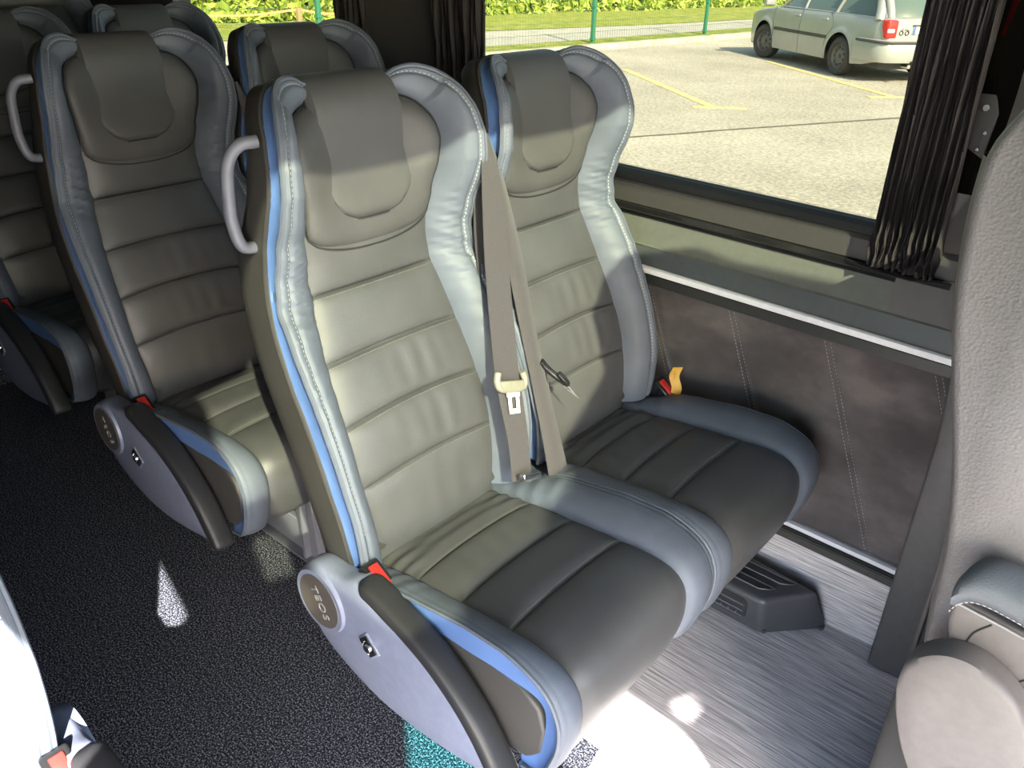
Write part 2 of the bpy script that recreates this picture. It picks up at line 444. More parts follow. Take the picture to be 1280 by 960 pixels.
def make_seat(name, side, armrest, buckle_side, tagged=False, leg=True, handle=True, lvl=3):
    """side -1: the aisle lies towards -y, +1: towards +y"""
    root = bpy.data.objects.new(name, None); link(root); root.empty_display_size = 0.1
    # --- backrest bolster: one padded hoop
    v = []
    for i in range(NT):
        for k in range(NSX): v.append(bolster_point(i, k/(NSX - 1)))
    back_bolster = obj('back_bolster', v, grid_faces(NT, NSX), 'grey_leather', root)
    tag(back_bolster, 'grey leather border around the backrest')
    # piping bead on its rim
    mb = MB(); mb.tube([bolster_point(i, 1.0) for i in range(0, NT, 3)], 0.0042, 6); mb.build('piping', 'grey_leather', back_bolster)
    st = MB()
    rr = range(16, NT - 16)
    path = [bolster_point(i, 0.80) for i in rr]; nn = []
    for i in rr:
        a = bolster_point(i, 0.8); b = bolster_point(i, 0.84); c = bolster_point(i + 1, 0.8)
        n = (c - a).cross(b - a); n = n if n.dot(Vector((1, 0, .3))) > 0 else -n
        nn.append(n.normalized() if n.length > 1e-12 else Vector((1, 0, 0)))
    dashes(st, path, nn, 0.0078, 0.0044, 0.0015)
    st.build('stitching', 'thread', back_bolster, smooth=False)
    cord = MB(); cord.tube([bolster_point(i, 0.0) + Vector((.0012, 0, 0)) for i in range(6, NT - 6, 3)], .0013, 5)
    cord.build('inner_seam', 'matte_black', back_bolster)
    # --- blue gusset between bolster rim and shell
    v = []
    for i in range(NT):
        y, z = LO[i].x, LO[i].y; L = lift_at(i)
        sg = 1 if y >= 0 else -1
        fold = 0.003*math.sin(z*70 + 1) * (0.3 if z > 1.2 else 1)
        ins = 0.007
        zc = z if z < 1.1 else z - 0.006*min(1, (z - 1.1)/0.1)
        v += [BP(y, z, L - 0.001), BP(y - sg*(ins + fold*0.4), zc, L*0.62), BP(y - sg*(ins*0.9 - fold*0.3), zc, L*0.25 + fold*0.5), BP(y - sg*0.002, z - (0.003 if z > 1.2 else 0), 0.002)]
    tag(obj('back_gusset', v, grid_faces(NT, 4), 'blue_leather', root), 'blue strip along the side of the backrest')
    # --- black shell
    ol = [(p.x, p.y) for p in LO[::3]]
    ol = [(y, max(z, 0.455)) for y, z in ol]
    c = Vector((0, 0.9)); v = []; n = len(ol)
    rings = [(0.94, -0.004), (0.985, 0.004), (1.0, 0.003), (1.004, -0.008), (1.004, -0.055), (0.985, -0.078), (0.94, -0.092), (0.8, -0.10), (0.5, -0.103), (0.15, -0.103)]
    for s, off in rings:
        for y, z in ol:
            q = c + (Vector((y, z)) - c)*s; tp = 0.6 if z > 1.15 else 1.0
            o2 = off*(1.0 if z < 1.0 else 1 - 0.35*min(1, (z - 1.0)/0.2))
            v.append(BP(q.x, q.y, o2))
    f = []
    for k in range(len(rings) - 1):
        for i in range(n): f.append((k*n + i, k*n + (i+1) % n, (k+1)*n + (i+1) % n, (k+1)*n + i))
    f.append(tuple((len(rings)-1)*n + i for i in range(n)))
    shell = obj('back_shell', v, f, 'shell_black', root)
    mb = MB(); mb.tube([BP((LO[i].x)*1.004, LO[i].y, 0.002) for i in range(0, NT, 3)], 0.0032, 6)
    mb.build('shell_piping', 'shell_black', shell)
    # --- central panel with four cross seams
    seams = [0.462, 0.62, 0.725, 0.825, 0.93, 1.05]
    NZ, NY = 300, 41; v = []
    half = [(y, z) for y, z in INNER]
    ztab = [(z, y) for y, z in INNER[:12]]
    def panel(z0, a):
        hw = interp(ztab, z0) + 0.006; y = a*hw
        k = 0
        while k < len(seams) - 2 and z0 >= seams[k+1]: k += 1
        u = (z0 - seams[k])/(seams[k+1] - seams[k])
        hgt = 0.0115*(1 - abs(2*u - 1)**5.0)**0.7 - (0.0035*math.exp(-((min(u, 1 - u)*(seams[k+1] - seams[k]))/.0022)**2) if .05 < z0 - .46 < .56 else 0)
        edge = (1 - abs(a)**7)
        bow = 0.010*(1 - a*a) * interp([(.66, 1.3), (.72, 1.1), (.82, .5), (.93, 0)], z0)
        ph = math.sin(PI*max(0, min(1, u)))
        wr = 0.0
        if 1 <= k <= 2: wr = 0.0013*ph*(math.sin(y*150 + 8*z0) + 0.6*math.sin(y*91 + 2 - 9*z0))*math.exp(-((y - 0.03)/0.07)**2)
        if k == 0: wr = 0.0008*ph*math.sin(y*110 + 3)*math.exp(-((y - 0.02)/0.08)**2)
        # small puckers along the seams
        wr += 0.0006*math.sin(y*300 + k*2)*math.exp(-(min(u, 1-u)/0.08)**2)
        off = -0.004 + hgt*edge + 0.006*(1 - a*a) + wr
        return BP(y, z0 + bow, off)
    for i in range(NZ):
        z0 = 0.462 + (1.05 - 0.462)*i/(NZ-1)
        for j in range(NY): v.append(panel(z0, -1 + 2*j/(NY-1)))
    bp = obj('back_panel', v, grid_faces(NZ, NY), 'black_leather', root)
    st = MB()
    for zs in seams[1:5]:
        pts = [panel(zs - 0.0058, -0.97 + 1.94*j/60) + nrm(zs)*0.0005 for j in range(61)]
        dashes(st, pts, [nrm(zs)]*61, 0.0055, 0.0034, 0.0010)
    st.build('stitching', 'dark_thread', bp, smooth=False)
    # --- headrest pad and its centre flap
    arc = [(-.130, 1.045), (-.128, 1.024), (-.112, 1.009), (-.085, .999), (-.045, .992), (0, .990), (.045, .992), (.085, .999), (.112, 1.009), (.128, 1.024), (.130, 1.045)]
    up = [(y - 0.002, z) for y, z in INNER[11:19]]
    outline = arc[1:-1] + [(.134, 1.052)] + up + [(-y, z) for y, z in up[::-1]] + [(-.134, 1.052)]
    outline = [(p.x, p.y) for p in arc_resample(catmull([(y, z, 0) for y, z in outline + [outline[0]]], 200), 97)][:-1]
    v, f = pillow(outline, (0, 1.10), BP, 0.021, 0.035)
    pad = obj('headrest_pad', v, f, 'headrest_leather', root)
    cord = MB(); cord.tube([BP(y*1.006, 1.10 + (z - 1.10)*1.006, .0045 + .010*max(0, 1 - (abs(y)/.132)**4) if z < 1.06 else .003) for y, z in outline], .0015, 5, closed=True)
    cord.build('pad_seam', 'matte_black', pad)
    # flap
    wtab = [(0, .034), (.012, .062), (.035, .087), (.07, .097), (.12, .096), (.16, .093), (.2, .090), (.26, .089), (.36, .085)]
    fp = [(z, 0.021) for z in (1.038, 1.048, 1.06, 1.07, 1.09, 1.11, 1.13, 1.16, 1.19)] 
    path = [BP(0, z, o) for z, o in fp] + [BP(0, 1.215, 0.019), BP(0, 1.236, 0.010), BP(0, 1.248, -0.006), BP(0, 1.252, -0.03), BP(0, 1.248, -0.055), BP(0, 1.225, -0.073), BP(0, 1.19, -0.080), BP(0, 1.15, -0.084)]
    path = arc_resample(catmull(path, 120), 60); v = []; Lp = 0; NW = 25
    for i, p in enumerate(path):
        if i: Lp += (path[i] - path[i-1]).length
        a = path[max(0, i-1)]; b = path[min(59, i+1)]; t = (b - a).normalized(); n = Vector((0, 1, 0)).cross(t); n = -n if n.dot(p - Vector((-.22, 0, 1.15))) < 0 else n
        w = interp(wtab, Lp); e = min(1, Lp/0.02)
        hh = 0.0125*math.sqrt(max(0, 1 - (1 - e)**2))
        for j in range(NW):
            q = -1 + 2*j/(NW-1); d = (1 - abs(q))*w; k = min(1, d/0.012)
            v.append(p + Vector((0, q*w, 0)) + n*(-0.004 + (hh + 0.004)*math.sqrt(max(0, 1 - (1-k)**2)) + 0.0))
    seam_pts = [v[j] + Vector((.003, 0, 0)) for j in range(NW)]
    edge_l = [v[i*NW] for i in range(34)]; edge_r = [v[i*NW + NW - 1] for i in range(34)]
    flap_edge = [p + Vector((.0035, 0, .001)) for p in (edge_l[::-1] + [v[j] for j in range(1, NW - 1)] + edge_r)]
    tag(obj('headrest_flap', v, grid_faces(60, NW), 'headrest_leather', root), 'smooth black flap over the top of the headrest')
    cord = MB(); cord.tube(flap_edge, .0013, 5); cord.build('flap_seam', 'matte_black', pad)
    # --- cushion
    def cp_pt(s, a):
        y = a*0.152; k = sum(1 for q in CSEAM if s > q)
        lo = ([0.0] + CSEAM)[k]; hi = (CSEAM + [CL])[k]; u = (s - lo)/(hi - lo)
        hgt = 0.011*(1 - abs(2*u - 1)**(5 if k < 3 else 9))**0.7
        dd = min(s - lo, hi - s)
        if min(abs(s - q) for q in CSEAM) < .01: hgt -= .003*math.exp(-(dd/.0022)**2)
        wr = 0
        if k == 0: wr = 0.0022*math.sin(PI*u)*math.sin(s*190 + abs(y)*60)*(abs(a)**2) + 0.0008*math.sin(s*210)
        if k == 1: wr = 0.0008*math.sin(PI*u)*math.sin(y*130 + s*40)
        return CP(y, s - 0.010*(1 - a*a)*math.exp(-s*3), -0.004 + hgt*(1 - abs(a)**8) + 0.004*(1 - a*a)*max(0, min(1, (.46 - s)/.12)) + wr)
    NS2, NY2 = 280, 37
    v = [cp_pt(CL*i/(NS2-1), -1 + 2*j/(NY2-1)) for i in range(NS2) for j in range(NY2)]
    cu = obj('seat_cushion', v, grid_faces(NS2, NY2), 'black_leather', root)
    st = MB()
    dashes(st, [cp_pt(CSEAM[2] - 0.005, -0.97 + 1.94*j/50) for j in range(51)], [Vector((0, 0, 1))]*51, 0.0055, 0.0034, 0.001)
    st.build('stitching', 'dark_thread', cu, smooth=False)
    CLIFT = [(0, -.004), (.06, .006), (.16, .026), (.30, .034), (.38, .030), (.44, .016), (.48, .006), (CL, 0.0)]
    for sg in (-1, 1):
        bol = MB(); gus = MB(); stt = MB()
        HW = 0.213 if (armrest and sg == side) else 0.2245
        def bo(s, q):
            y = 0.148 + (HW - 0.148)*q
            if s < 0.1: y = 0.148 + (HW - .0215 + 0.215*s - 0.148)*q
            l = interp(CLIFT, s)
            o = -0.006*(1 - min(1, q*5)) + l*q**0.8 + 0.010*math.sin(PI*min(1, q))**0.6
            o -= 0.0025*math.exp(-((q - 0.80)/0.035)**2); o += 0.001*math.exp(-((q - 0.9)/0.06)**2)
            o += 0.0012*math.exp(-((s-0.1)/0.08)**2)*math.sin(s*160 + q*3)
            return CP(sg*y, s, o)
        NA = 110
        bol.add([bo(CL*i/(NA-1), k/12) for i in range(NA) for k in range(13)], grid_faces(NA, 13))
        bol.tube([bo(CL*i/(NA-1), 1.0) for i in range(0, NA, 2)], 0.0038, 6)
        gv = []
        for i in range(NA):
            s = CL*i/(NA-1); a = bo(s, 1.0); fo = 0.0025*math.sin(s*60 + sg)
            w = 0.012 + 0.009*math.sin(PI*min(1, s/0.45))
            gv += [a, CP(sg*(HW - .006), s, interp(CLIFT, s)*0.4 - w*0.4 + fo), CP(sg*(HW - .009), s, -w + fo), CP(sg*(HW - .012), s, -w - 0.016)]
        gus.add(gv, grid_faces(NA, 4))
        dashes(stt, [bo(0.06 + 0.5*i/80, 0.80) for i in range(81)], [CP(0, 0.06 + 0.5*i/80, 1.0) - CP(0, 0.06 + 0.5*i/80, 0) for i in range(81)], 0.0068, 0.004, 0.0013)
        cb = bol.build('cushion_bolster', 'grey_leather', root)
        tag(cb, 'grey leather side border of the seat cushion')
        stt.build('stitching', 'dark_thread', cb, smooth=False)
        cord = MB(); cord.tube([bo(CL*i/(NA-1), 0.0) + Vector((0, 0, .001)) for i in range(4, NA)], .0012, 5); cord.build('inner_seam', 'matte_black', cb)
        tag(gus.build('cushion_gusset', 'blue_leather', root), 'blue strip along the side of the cushion')
    base = [(-.06, .40), (-.055, .455), (.02, .464), (.12, .475), (.24, .487), (.33, .490), (.392, .486), (.426, .464), (.439, .425), (.434, .378), (.408, .345), (.30, .338), (.0, .36)]
    MB().prism(base, 'y', (-0.204 if armrest and side < 0 else -.215), (0.204 if armrest and side > 0 else .215), 0.007, 3).build('cushion_base', 'shell_black', root)
    # --- hinge cover below the backrest
    # --- armrest side assembly
    sg = side
    if armrest:
        ya, yb = sg*0.232, sg*0.288
        yt = lambda a: sg*a
        cx, cz, rd = -0.014, 0.440, 0.061
        outline = []
        for k in range(13):
            q = math.radians(250 - k*13.0)
            outline.append((cx + rd*1.12*math.cos(q), cz + rd*1.12*math.sin(q)))
        outline += [(.03, .512), (.075, .528), (.10, .524), (.15, .506), (.21, .488), (.27, .456), (.32, .415), (.36, .37), (.385, .328),
                    (.372, .322), (.33, .312), (.26, .296), (.19, .287), (.12, .288), (.06, .301), (.0, .325), (-.035, .352)]
        ol2 = arc_resample(catmull([(a, b, 0) for a, b in outline + [outline[0]]], 260), 121)[:-1]
        cc = Vector((.13, .40)); v = []; nn = len(ol2)
        for s, yy in [(0.97, .212), (1.0, .216), (1.0, .236), (0.985, .245), (0.95, .250), (0.90, .253), (0.75, .255), (0.45, .256)]:
            for p in ol2:
                q = Vector((p.x, p.y))
                # inset along the way to the local spine, keeps the slim crescent shape
                sp = Vector((p.x*0.9 + 0.013, interp([(-.09, .43), (0, .43), (.1, .41), (.2, .385), (.3, .36), (.4, .33)], p.x)))
                q = sp + (q - sp)*(s if s > 0.9 else s)
                v.append((q.x, yt(yy), q.y))
        f = []
        for k in range(7):
            for i in range(nn): f.append((k*nn + i, k*nn + (i+1) % nn, (k+1)*nn + (i+1) % nn, (k+1)*nn + i))
        f.append(tuple(7*nn + i for i in range(nn)))
        arm = obj('armrest', v, f, 'plastic_lilac', root)
        tag(arm, 'pale lilac plastic side cover of the armrest')
        # raised collar round the pivot
        MB().cyl((cx, yt(.253), cz), (0, sg, 0), rd + 0.006, 0.018, 48, rd).build('pivot_collar', 'plastic_lilac', arm)
        MB().cyl((cx, yt(.2605), cz), (0, sg, 0), rd - 0.006, 0.005, 48, rd - 0.009).build('pivot_disc', 'disc_brown', arm)
        # the lettering on the disc
        tc = bpy.data.curves.new('txt', 'FONT'); tc.body = 'TEOS'; tc.size = 0.026; tc.align_x = 'CENTER'; tc.align_y = 'CENTER'; tc.extrude = 0.0006; tc.space_character = 1.15
        to = bpy.data.objects.new('txt', tc); link(to)
        dg = bpy.context.evaluated_depsgraph_get(); dg.update()
        me = bpy.data.meshes.new_from_object(to.evaluated_get(dg)); bpy.data.objects.remove(to)
        # text plane -> side plane: letters run down and forward
        R = Matrix(((1, 0, 0), (0, 0, -1), (0, 1, 0))) if sg < 0 else Matrix(((-1, 0, 0), (0, 0, 1), (0, 1, 0)))
        ang = math.radians(-62)
        rot = Matrix.Rotation(ang if sg < 0 else -ang, 3, 'Y').inverted()
        for vv in me.vertices:
            q = rot @ (R @ vv.co); vv.co = Vector((cx + 0.004, yt(.2636), cz)) + q
        me.materials.clear(); me.materials.append(M['letter'])
        link(bpy.data.objects.new('lettering', me), arm)
        # underline of the lettering
        d1 = rot @ (R @ Vector((-.036, -.014, 0))); d2 = rot @ (R @ Vector((.036, -.014, 0)))
        # black pad lying along the top
        top = catmull([(.083, .527, 0), (.115, .524, 0), (.16, .510, 0), (.21, .493, 0), (.26, .468, 0), (.31, .431, 0), (.35, .389, 0), (.385, .337, 0), (.400, .308, 0)], 50)
        v = []; NC = 14
        for i, p in enumerate(top):
            a = top[max(0, i-1)]; b = top[min(49, i+1)]; t = (b - a).normalized(); n = Vector((-t.y, t.x, 0))
            e = min(1, (i + 0.6)/5.0, (49 - i + 0.8)/3.0); w = 0.0245*math.sqrt(max(0.02, 1 - (1-e)**2)); th = 0.015*math.sqrt(max(0.05, 1 - (1-e)**2))
            for k in range(NC):
                q = 2*PI*k/NC; cxs = abs(math.cos(q))**0.5*math.copysign(1, math.cos(q)); sns = abs(math.sin(q))**0.6*math.copysign(1, math.sin(q))
                pt = p + n*(sns*th - 0.002)
                v.append((pt.x, yt(0.235 + w*cxs), pt.y))
        f = [(i*NC + k, i*NC + (k+1) % NC, (i+1)*NC + (k+1) % NC, (i+1)*NC + k) for i in range(49) for k in range(NC)]
        f += [tuple(range(NC)), tuple(49*NC + k for k in range(NC))]
        tag(obj('armrest_pad', v, f, 'pad_black', arm), 'black armrest pad')
        # recline button in its square recess
        bt = MB(); bx, bz = 0.110, 0.4165
        t1, t2 = Vector((.72, 0, -.69)), Vector((.69, 0, .72))
        bt.obox((bx, yt(.2545), bz), t1, t2, (0, 1, 0), (.044, .032, .008), 0.002).build('button_frame', 'plastic_lilac', arm)
        MB().obox((bx, yt(.2575), bz), t1, t2, (0, 1, 0), (.036, .025, .006), 0.001).build('button_recess', 'gloss_black', arm)
        bt = MB().cyl((bx + .002, yt(.2625), bz), (0, sg, 0), .0085, .006, 20, .0075)
        bt.tube([(bx - .012, yt(.261), bz + .002), (bx - .006, yt(.262), bz - .010), (bx + .004, yt(.262), bz - .014)], .0012, 5)
        bt.cyl((bx - .010, yt(.261), bz + .006), (0, sg, 0), .0028, .003, 10)
        bt.build('recline_button', 'chrome', arm)
    # --- hip side cover between back and cushion
    # --- buckle
    if buckle_side:
        bs = buckle_side
        c = Vector((.084, bs*.207, .512)) if not tagged else Vector((.080, bs*.232, .512))
        t = Vector((.86, 0, -.5)) if not tagged else Vector((.80, 0.05, -.6)); n = Vector((.5, -bs*0.05, .86)).normalized(); sd = n.cross(t).normalized(); n = t.cross(sd).normalized()
        if n.z < 0: n = -n
        bk = MB().obox(c - n*0.014, t, sd, n, (.066, .036, .046), .005)
        bk.obox(c - n*0.03 - t*.0, t, sd, n, (.030, .018, .06), .003)
        b = bk.build('buckle', 'gloss_black', root)
        MB().obox(c + n*0.0095 + t*0.001 - sd*bs*0*1, t, sd, n, (.050, .019, .006), .002).build('release_button', 'red', b)
        if tagged:
            pth = [c + Vector((.022, .004, -.02)), c + Vector((.026, .006, .012)), c + Vector((.016, .006, .040)), c + Vector((.022, .007, .066))]
            pth = catmull(pth, 24); v = []
            for k, p in enumerate(pth):
                w = Vector((.0085, .0085, 0)); dd = Vector((.0008, -.0008, 0))
                v += [p - w + dd, p + w + dd, p + w - dd, p - w - dd]
            f = [(i*4 + k, i*4 + (k+1) % 4, (i+1)*4 + (k+1) % 4, (i+1)*4 + k) for i in range(23) for k in range(4)] + [(0, 1, 2, 3), (92, 93, 94, 95)]
            tg = obj('buckle_tag', v, f, 'yellow', b); tag(tg, 'yellow fabric tag sticking up beside the buckle')
            pm = MB(); q0 = pth[17] + Vector((.0012, -.0012, 0))
            for dz, wd in ((.006, .004), (.001, .006), (-.004, .003), (-.009, .005)):
                pm.obox(q0 + Vector((0, 0, dz)), (1, 1, .6), (0.5, -.5, 1), (1, -1, 0), (wd, .001, .0012))
            pm.build('tag_symbol', 'gloss_black', b)
    # --- grab handle behind the shoulder
    if handle:
        h = [(-.13, .200, 1.188), (-.138, .226, 1.184), (-.149, .240, 1.158), (-.154, .243, 1.11), (-.155, .242, 1.07), (-.153, .232, 1.035), (-.16, .200, 1.025)]
        h = [(x, side*y, z) for x, y, z in h]
        MB().tube(catmull(h, 40), 0.0095, 12).build('grab_handle', 'steel_grey', root)
    if leg:
        lg = MB(); y0 = -side*0.085
        lg.prism([(.20, 0), (.275, 0), (.245, .36), (.165, .36)], 'y', y0 - .012, y0 + .012, .003)
        lg.prism([(-.14, 0), (-.06, 0), (.0, .36), (-.08, .36)], 'y', y0 - .012, y0 + .012, .003)
        lg.prism([(-.06, 0), (.2, 0), (.21, .10), (-.04, .10)], 'y', y0 - .010, y0 + .010, .003)
        lg.box((-.16, y0 - .035, 0), (.30, y0 + .035, .008))
        lg.box((.232, y0 - .03, 0.004), (.24, y0 + .03, .35))
        lg.build('seat_leg', 'steel_grey', root)
        MB().rbox((-.09, -.19, .33), (.33, .19, .365), .006).build('seat_frame', 'matte_black', root)
    return root

def copy_tree(o, parent=None):
    c = o.copy(); COL.objects.link(c); c.parent = parent
    if c.parent is not None: c.matrix_parent_inverse = o.matrix_parent_inverse
    for ch in list(o.children): copy_tree(ch, c)
    return c

GRP = 'black and grey leather passenger seats'
aisle = make_seat('passenger_seat', -1, True, -1)
window = make_seat('passenger_seat', -1, False, 1, tagged=True, leg=True, handle=False)
single = make_seat('passenger_seat', 1, True, 1, handle=False)
def place(o, loc, label): o.location = loc; tag(o, label, 'seat', GRP); return o
place(aisle, (0, 0, 0), 'nearest leather seat on the aisle, armrest and red buckle in full view')
place(window, (0, .46, 0), 'leather seat by the large window with a yellow tag on its red buckle')
place(single, (-.016, -.915, 0), 'sunlit single seat across the aisle, only its glaring back edge and buckle showing')
place(copy_tree(aisle), (-.815, .020, 0), 'aisle seat directly behind the nearest pair, one sun patch on its cushion')
place(copy_tree(window), (-.815, .480, 0), 'dark seat beside the rear curtain, only its headrest showing behind the nearest seat')
place(copy_tree(aisle), (-1.632, .038, 0), 'third-row aisle seat in deep shade at the edge of the picture')
place(copy_tree(window), (-1.632, .498, 0), 'third-row seat beside the second window, only its bluish headrest top showing')
place(copy_tree(window), (-2.42, .45, .285), 'rearmost seat raised on the platform, its headrest above the third row')
place(copy_tree(window), (-2.42, -.01, .285), 'rearmost seat on the platform, cut off by the corner of the picture')

# ------------------------------------------------------------------ seat belts
def ribbon(left, right, n=60, th=0.0014, name='webbing', parent=None, wob=0.0):
    L = catmull(left, n); R_ = catmull(right, n); v = []; K = 7
    for i in range(n):
        a, b = L[i], R_[i]
        t = (L[min(n-1, i+1)] - L[max(0, i-1)]).normalized(); w = (b - a); nn = t.cross(w).normalized()
        if nn.x < 0: nn = -nn
        for sgn in (1, -1):
            for k in range(K):
                u = k/(K-1) if sgn == 1 else 1 - k/(K-1)
                v.append(a.lerp(b, u) + nn*(sgn*th/2 + wob*math.sin(u*PI)))
    m = 2*K
    f = [(i*m + k, i*m + (k+1) % m, (i+1)*m + (k+1) % m, (i+1)*m + k) for i in range(n-1) for k in range(m)]
    f += [tuple(range(m)), tuple((n-1)*m + k for k in range(m))]
    return obj(name, v, f, 'webbing', parent)

def make_tongue(parent, c, ax, dn, nrmv, grip='tongue_grip_mat', k=1.0):
    """belt tongue: wide slotted grip and a metal latch plate"""
    ax, dn = Vector(ax).normalized(), Vector(dn).normalized(); n = Vector(nrmv).normalized()
    g_ = MB(); c = Vector(c)
    loop_ = [c - ax*.036*k - dn*.014, c - ax*.041*k + dn*.004, c - ax*.028*k + dn*.018, c + ax*.028*k + dn*.018, c + ax*.041*k + dn*.004, c + ax*.036*k - dn*.014]
    g_.tube(catmull(loop_, 30), .0068, 8)
    g_.obox(c + dn*.012, ax, dn, n, (.070*k, .020, .012), .003)
    g_.build('tongue_grip', grip, parent)
    p = MB()
    o = c + dn*.04 + n*.002
    for q, d in (((-.0115, 0), (.007, .050)), ((.0115, 0), (.007, .050)), ((0, .021), (.030, .009)), ((0, -.015), (.036, .016))):
        p.obox(o + ax*q[0] + dn*q[1], ax, dn, n, (d[0], d[1], .0025))
    p.build('latch_plate', 'alu_white', parent)
M['tongue_grip_mat'] = plain('tongue_grip', (0.20, 0.19, 0.15), 0.4)

b1 = empty('seat_belt', (0, 0, 0), 'brown-grey belt strap with a metal tongue hanging between the two nearest seats, the front strand', 'seat belt', 'seat belts')
L1 = [(-.085, .205, 1.17), (-.064, .197, 1.11), (-.054, .191, 1.028), (-.035, .179, .916), (.024, .140, .75), (.042, .134, .701), (.072, .128, .618), (.088, .124, .540)]
R1 = [(-.087, .222, 1.17), (-.060, .238, 1.084), (-.052, .247, 1.016), (-.029, .238, .898), (.034, .199, .723), (.053, .192, .672), (.083, .178, .587), (.096, .172, .520)]
ribbon(L1, R1, parent=b1)
M['letter_bright'] = plain('latch_steel', (.75, .75, .75), .35, var=.02)
make_tongue(b1, (.043, .166, .728), (0.01, .93, -.30), (.25, -.12, -.95), (.95, .1, .2))
MB().obox((.112, .150, .550), (.02, .93, -.32), (.2, -.1, -.95), (.95, .1, .2), (.054, .014, .012), .002).build('end_clip', 'chrome', b1)
b2 = empty('seat_belt', (0, 0, 0), 'darker belt strap hanging behind the front strand, with its tongue turned to the window seat', 'seat belt', 'seat belts')
L2 = [(-.080, .222, 1.15), (-.070, .226, 1.085), (-.062, .236, 1.005), (-.046, .250, .913), (-.022, .246, .847), (.010, .238, .767), (.040, .232, .692), (.073, .226, .600), (.104, .217, .515)]
R2 = [(-.080, .230, 1.149), (-.074, .262, 1.079), (-.066, .288, .994), (-.048, .300, .908), (-.020, .291, .836), (.012, .282, .754), (.043, .277, .677), (.080, .275, .581), (.112, .274, .492)]
SH = Vector((.030, .0, .0))
ribbon(L2, R2, parent=b2, wob=0.004)
ribbon([(-.104, .238, 1.128), (-.101, .226, 1.086), (-.094, .212, 1.031), (-.087, .204, .975), (-.071, .198, .902), (-.044, .190, .816)],
       [(-.106, .246, 1.127), (-.103, .248, 1.067), (-.097, .246, 1.009), (-.090, .242, .949), (-.071, .232, .885), (-.044, .214, .809)], parent=b1, name='return_webbing')
L3 = [(-.124, .250, 1.12), (-.100, .285, 1.01), (-.078, .300, .88), (-.035, .300, .75), (-.004, .300, .67), (.02, .285, .60), (.05, .262, .52)]
R3 = [(-.130, .258, 1.12), (-.118, .298, 1.01), (-.102, .313, .88), (-.06, .315, .745), (-.03, .322, .66), (-.004, .310, .59), (.03, .290, .51)]
L3 = [Vector(p) + SH for p in L3]; R3 = [Vector(p) + SH for p in R3]
ribbon(L3, R3, parent=b2, name='return_webbing', wob=0.002)
make_tongue(b2, (.050, .288, .700), (.55, .35, -.45), (.45, .45, -.78), (.75, -.5, .2), 'gloss_black', .6)
lo = MB()
lo.tube(catmull([(.06, .20, .505), (.09, .225, .497), (.10, .26, .49), (.08, .29, .492), (.05, .28, .50)], 24), .008, 8)
lo.build('belt_sleeve', 'gloss_black', b2)
# shoulder guides
def guide(loc, label):
    o = empty('belt_guide', loc, label, 'belt guide', 'black belt guides between the headrests')
    m = MB()
    m.tube(catmull([(-.02, -.018, .02), (.012, -.022, .005), (.016, -.004, -.02), (.010, .016, -.028), (-.01, .02, -.01), (-.02, .012, .02)], 30), .006, 8)
    m.obox((-.035, 0, .0), (1, 0, .3), (0, 1, 0), (0, 0, 1), (.07, .030, .045), .008)
    m.build('guide_loop', 'gloss_black', o); return o
guide((-.115, .232, 1.155), 'black plastic belt guide at the shoulder between the two nearest seats')
guide((-.93, .250, 1.150), 'black plastic belt guide between the headrests of the second row')
b3 = empty('seat_belt', (-.815, .020, 0), 'black belt strap dangling between the second-row seats', 'seat belt', 'seat belts')
ribbon(L2, R2, parent=b3, wob=0.003); ribbon(L3, R3, parent=b3, name='return_webbing')

# ------------------------------------------------------------------ the vehicle interior
def slab(name, poly, axis, a, b, m, r=0.0): return structure(MB().prism(poly, axis, a, b, r).build(name, m, None, smooth=bool(r)))
structure(MB().box((-3.0, -1.16, -0.06), (3.0, .84, -0.004)).build('floor', 'vinyl', None, False))
# carpet over the aisle: slightly raised fine grid
cv = MB()
cv.prism([(-2.2, -1.15), (.55, -1.15), (.34, .12), (-.25, .12), (-.3, .22), (-2.2, .22)], 'z', -0.004, 0.004)
cobj = cv.build('trim_1', 'carpet', None, False); structure(cobj); cobj['label'] = 'speckled black carpet along the aisle'
structure(MB().box((-3.0, -1.15, 0), (-2.17, .79, .285)).build('trim_2', 'carpet', None, False))
# outboard side wall below the window (slopes down a touch towards the front)
def zt(z, x): return z - .0154*(x + .08)
def side_strip(name, prof, m, x0=-3.0, x1=.70, parent=None, nx=2, smooth=False):
    v = []
    for i in range(nx):
        x = x0 + (x1 - x0)*i/(nx-1)
        v += [(x, y, zt(z, x)) for y, z in prof]
    n = len(prof)
    f = [(i*n + k, i*n + (k+1) % n, (i+1)*n + (k+1) % n, (i+1)*n + k) for i in range(nx-1) for k in range(n)] + [tuple(range(n)), tuple((nx-1)*n + k for k in range(n))]
    o = obj(name, v, f, m, parent, smooth)
    return o
structure(side_strip('wall_left', [(.80, 0), (.80, .80), (.824, .81), (.824, .95), (.86, .95), (.86, 0)], 'trim_dark'))
structure(side_strip('trim_3', [(.790, -.004), (.790, .205), (.802, .205), (.802, -.004)], 'vinyl'))
# rubber and metal edge above the riser
structure(side_strip('trim_4', [(.772, .204), (.764, .209), (.764, .226), (.770, .232), (.768, .236), (.803, .236), (.803, .204)], 'rubber'))
rib = MB()
for k in range(5):
    z = .211 + k*.0052
    rib.tube([(-1.2, .7635, zt(z, -1.2)), (.668, .7635, zt(z, .668))], .0011, 5)
structure(rib.build('trim_5', 'trim_grey'))
structure(side_strip('trim_6', [(.776, .236), (.772, .240), (.772, .250), (.778, .254), (.803, .254), (.803, .236)], 'alu', x1=.672))
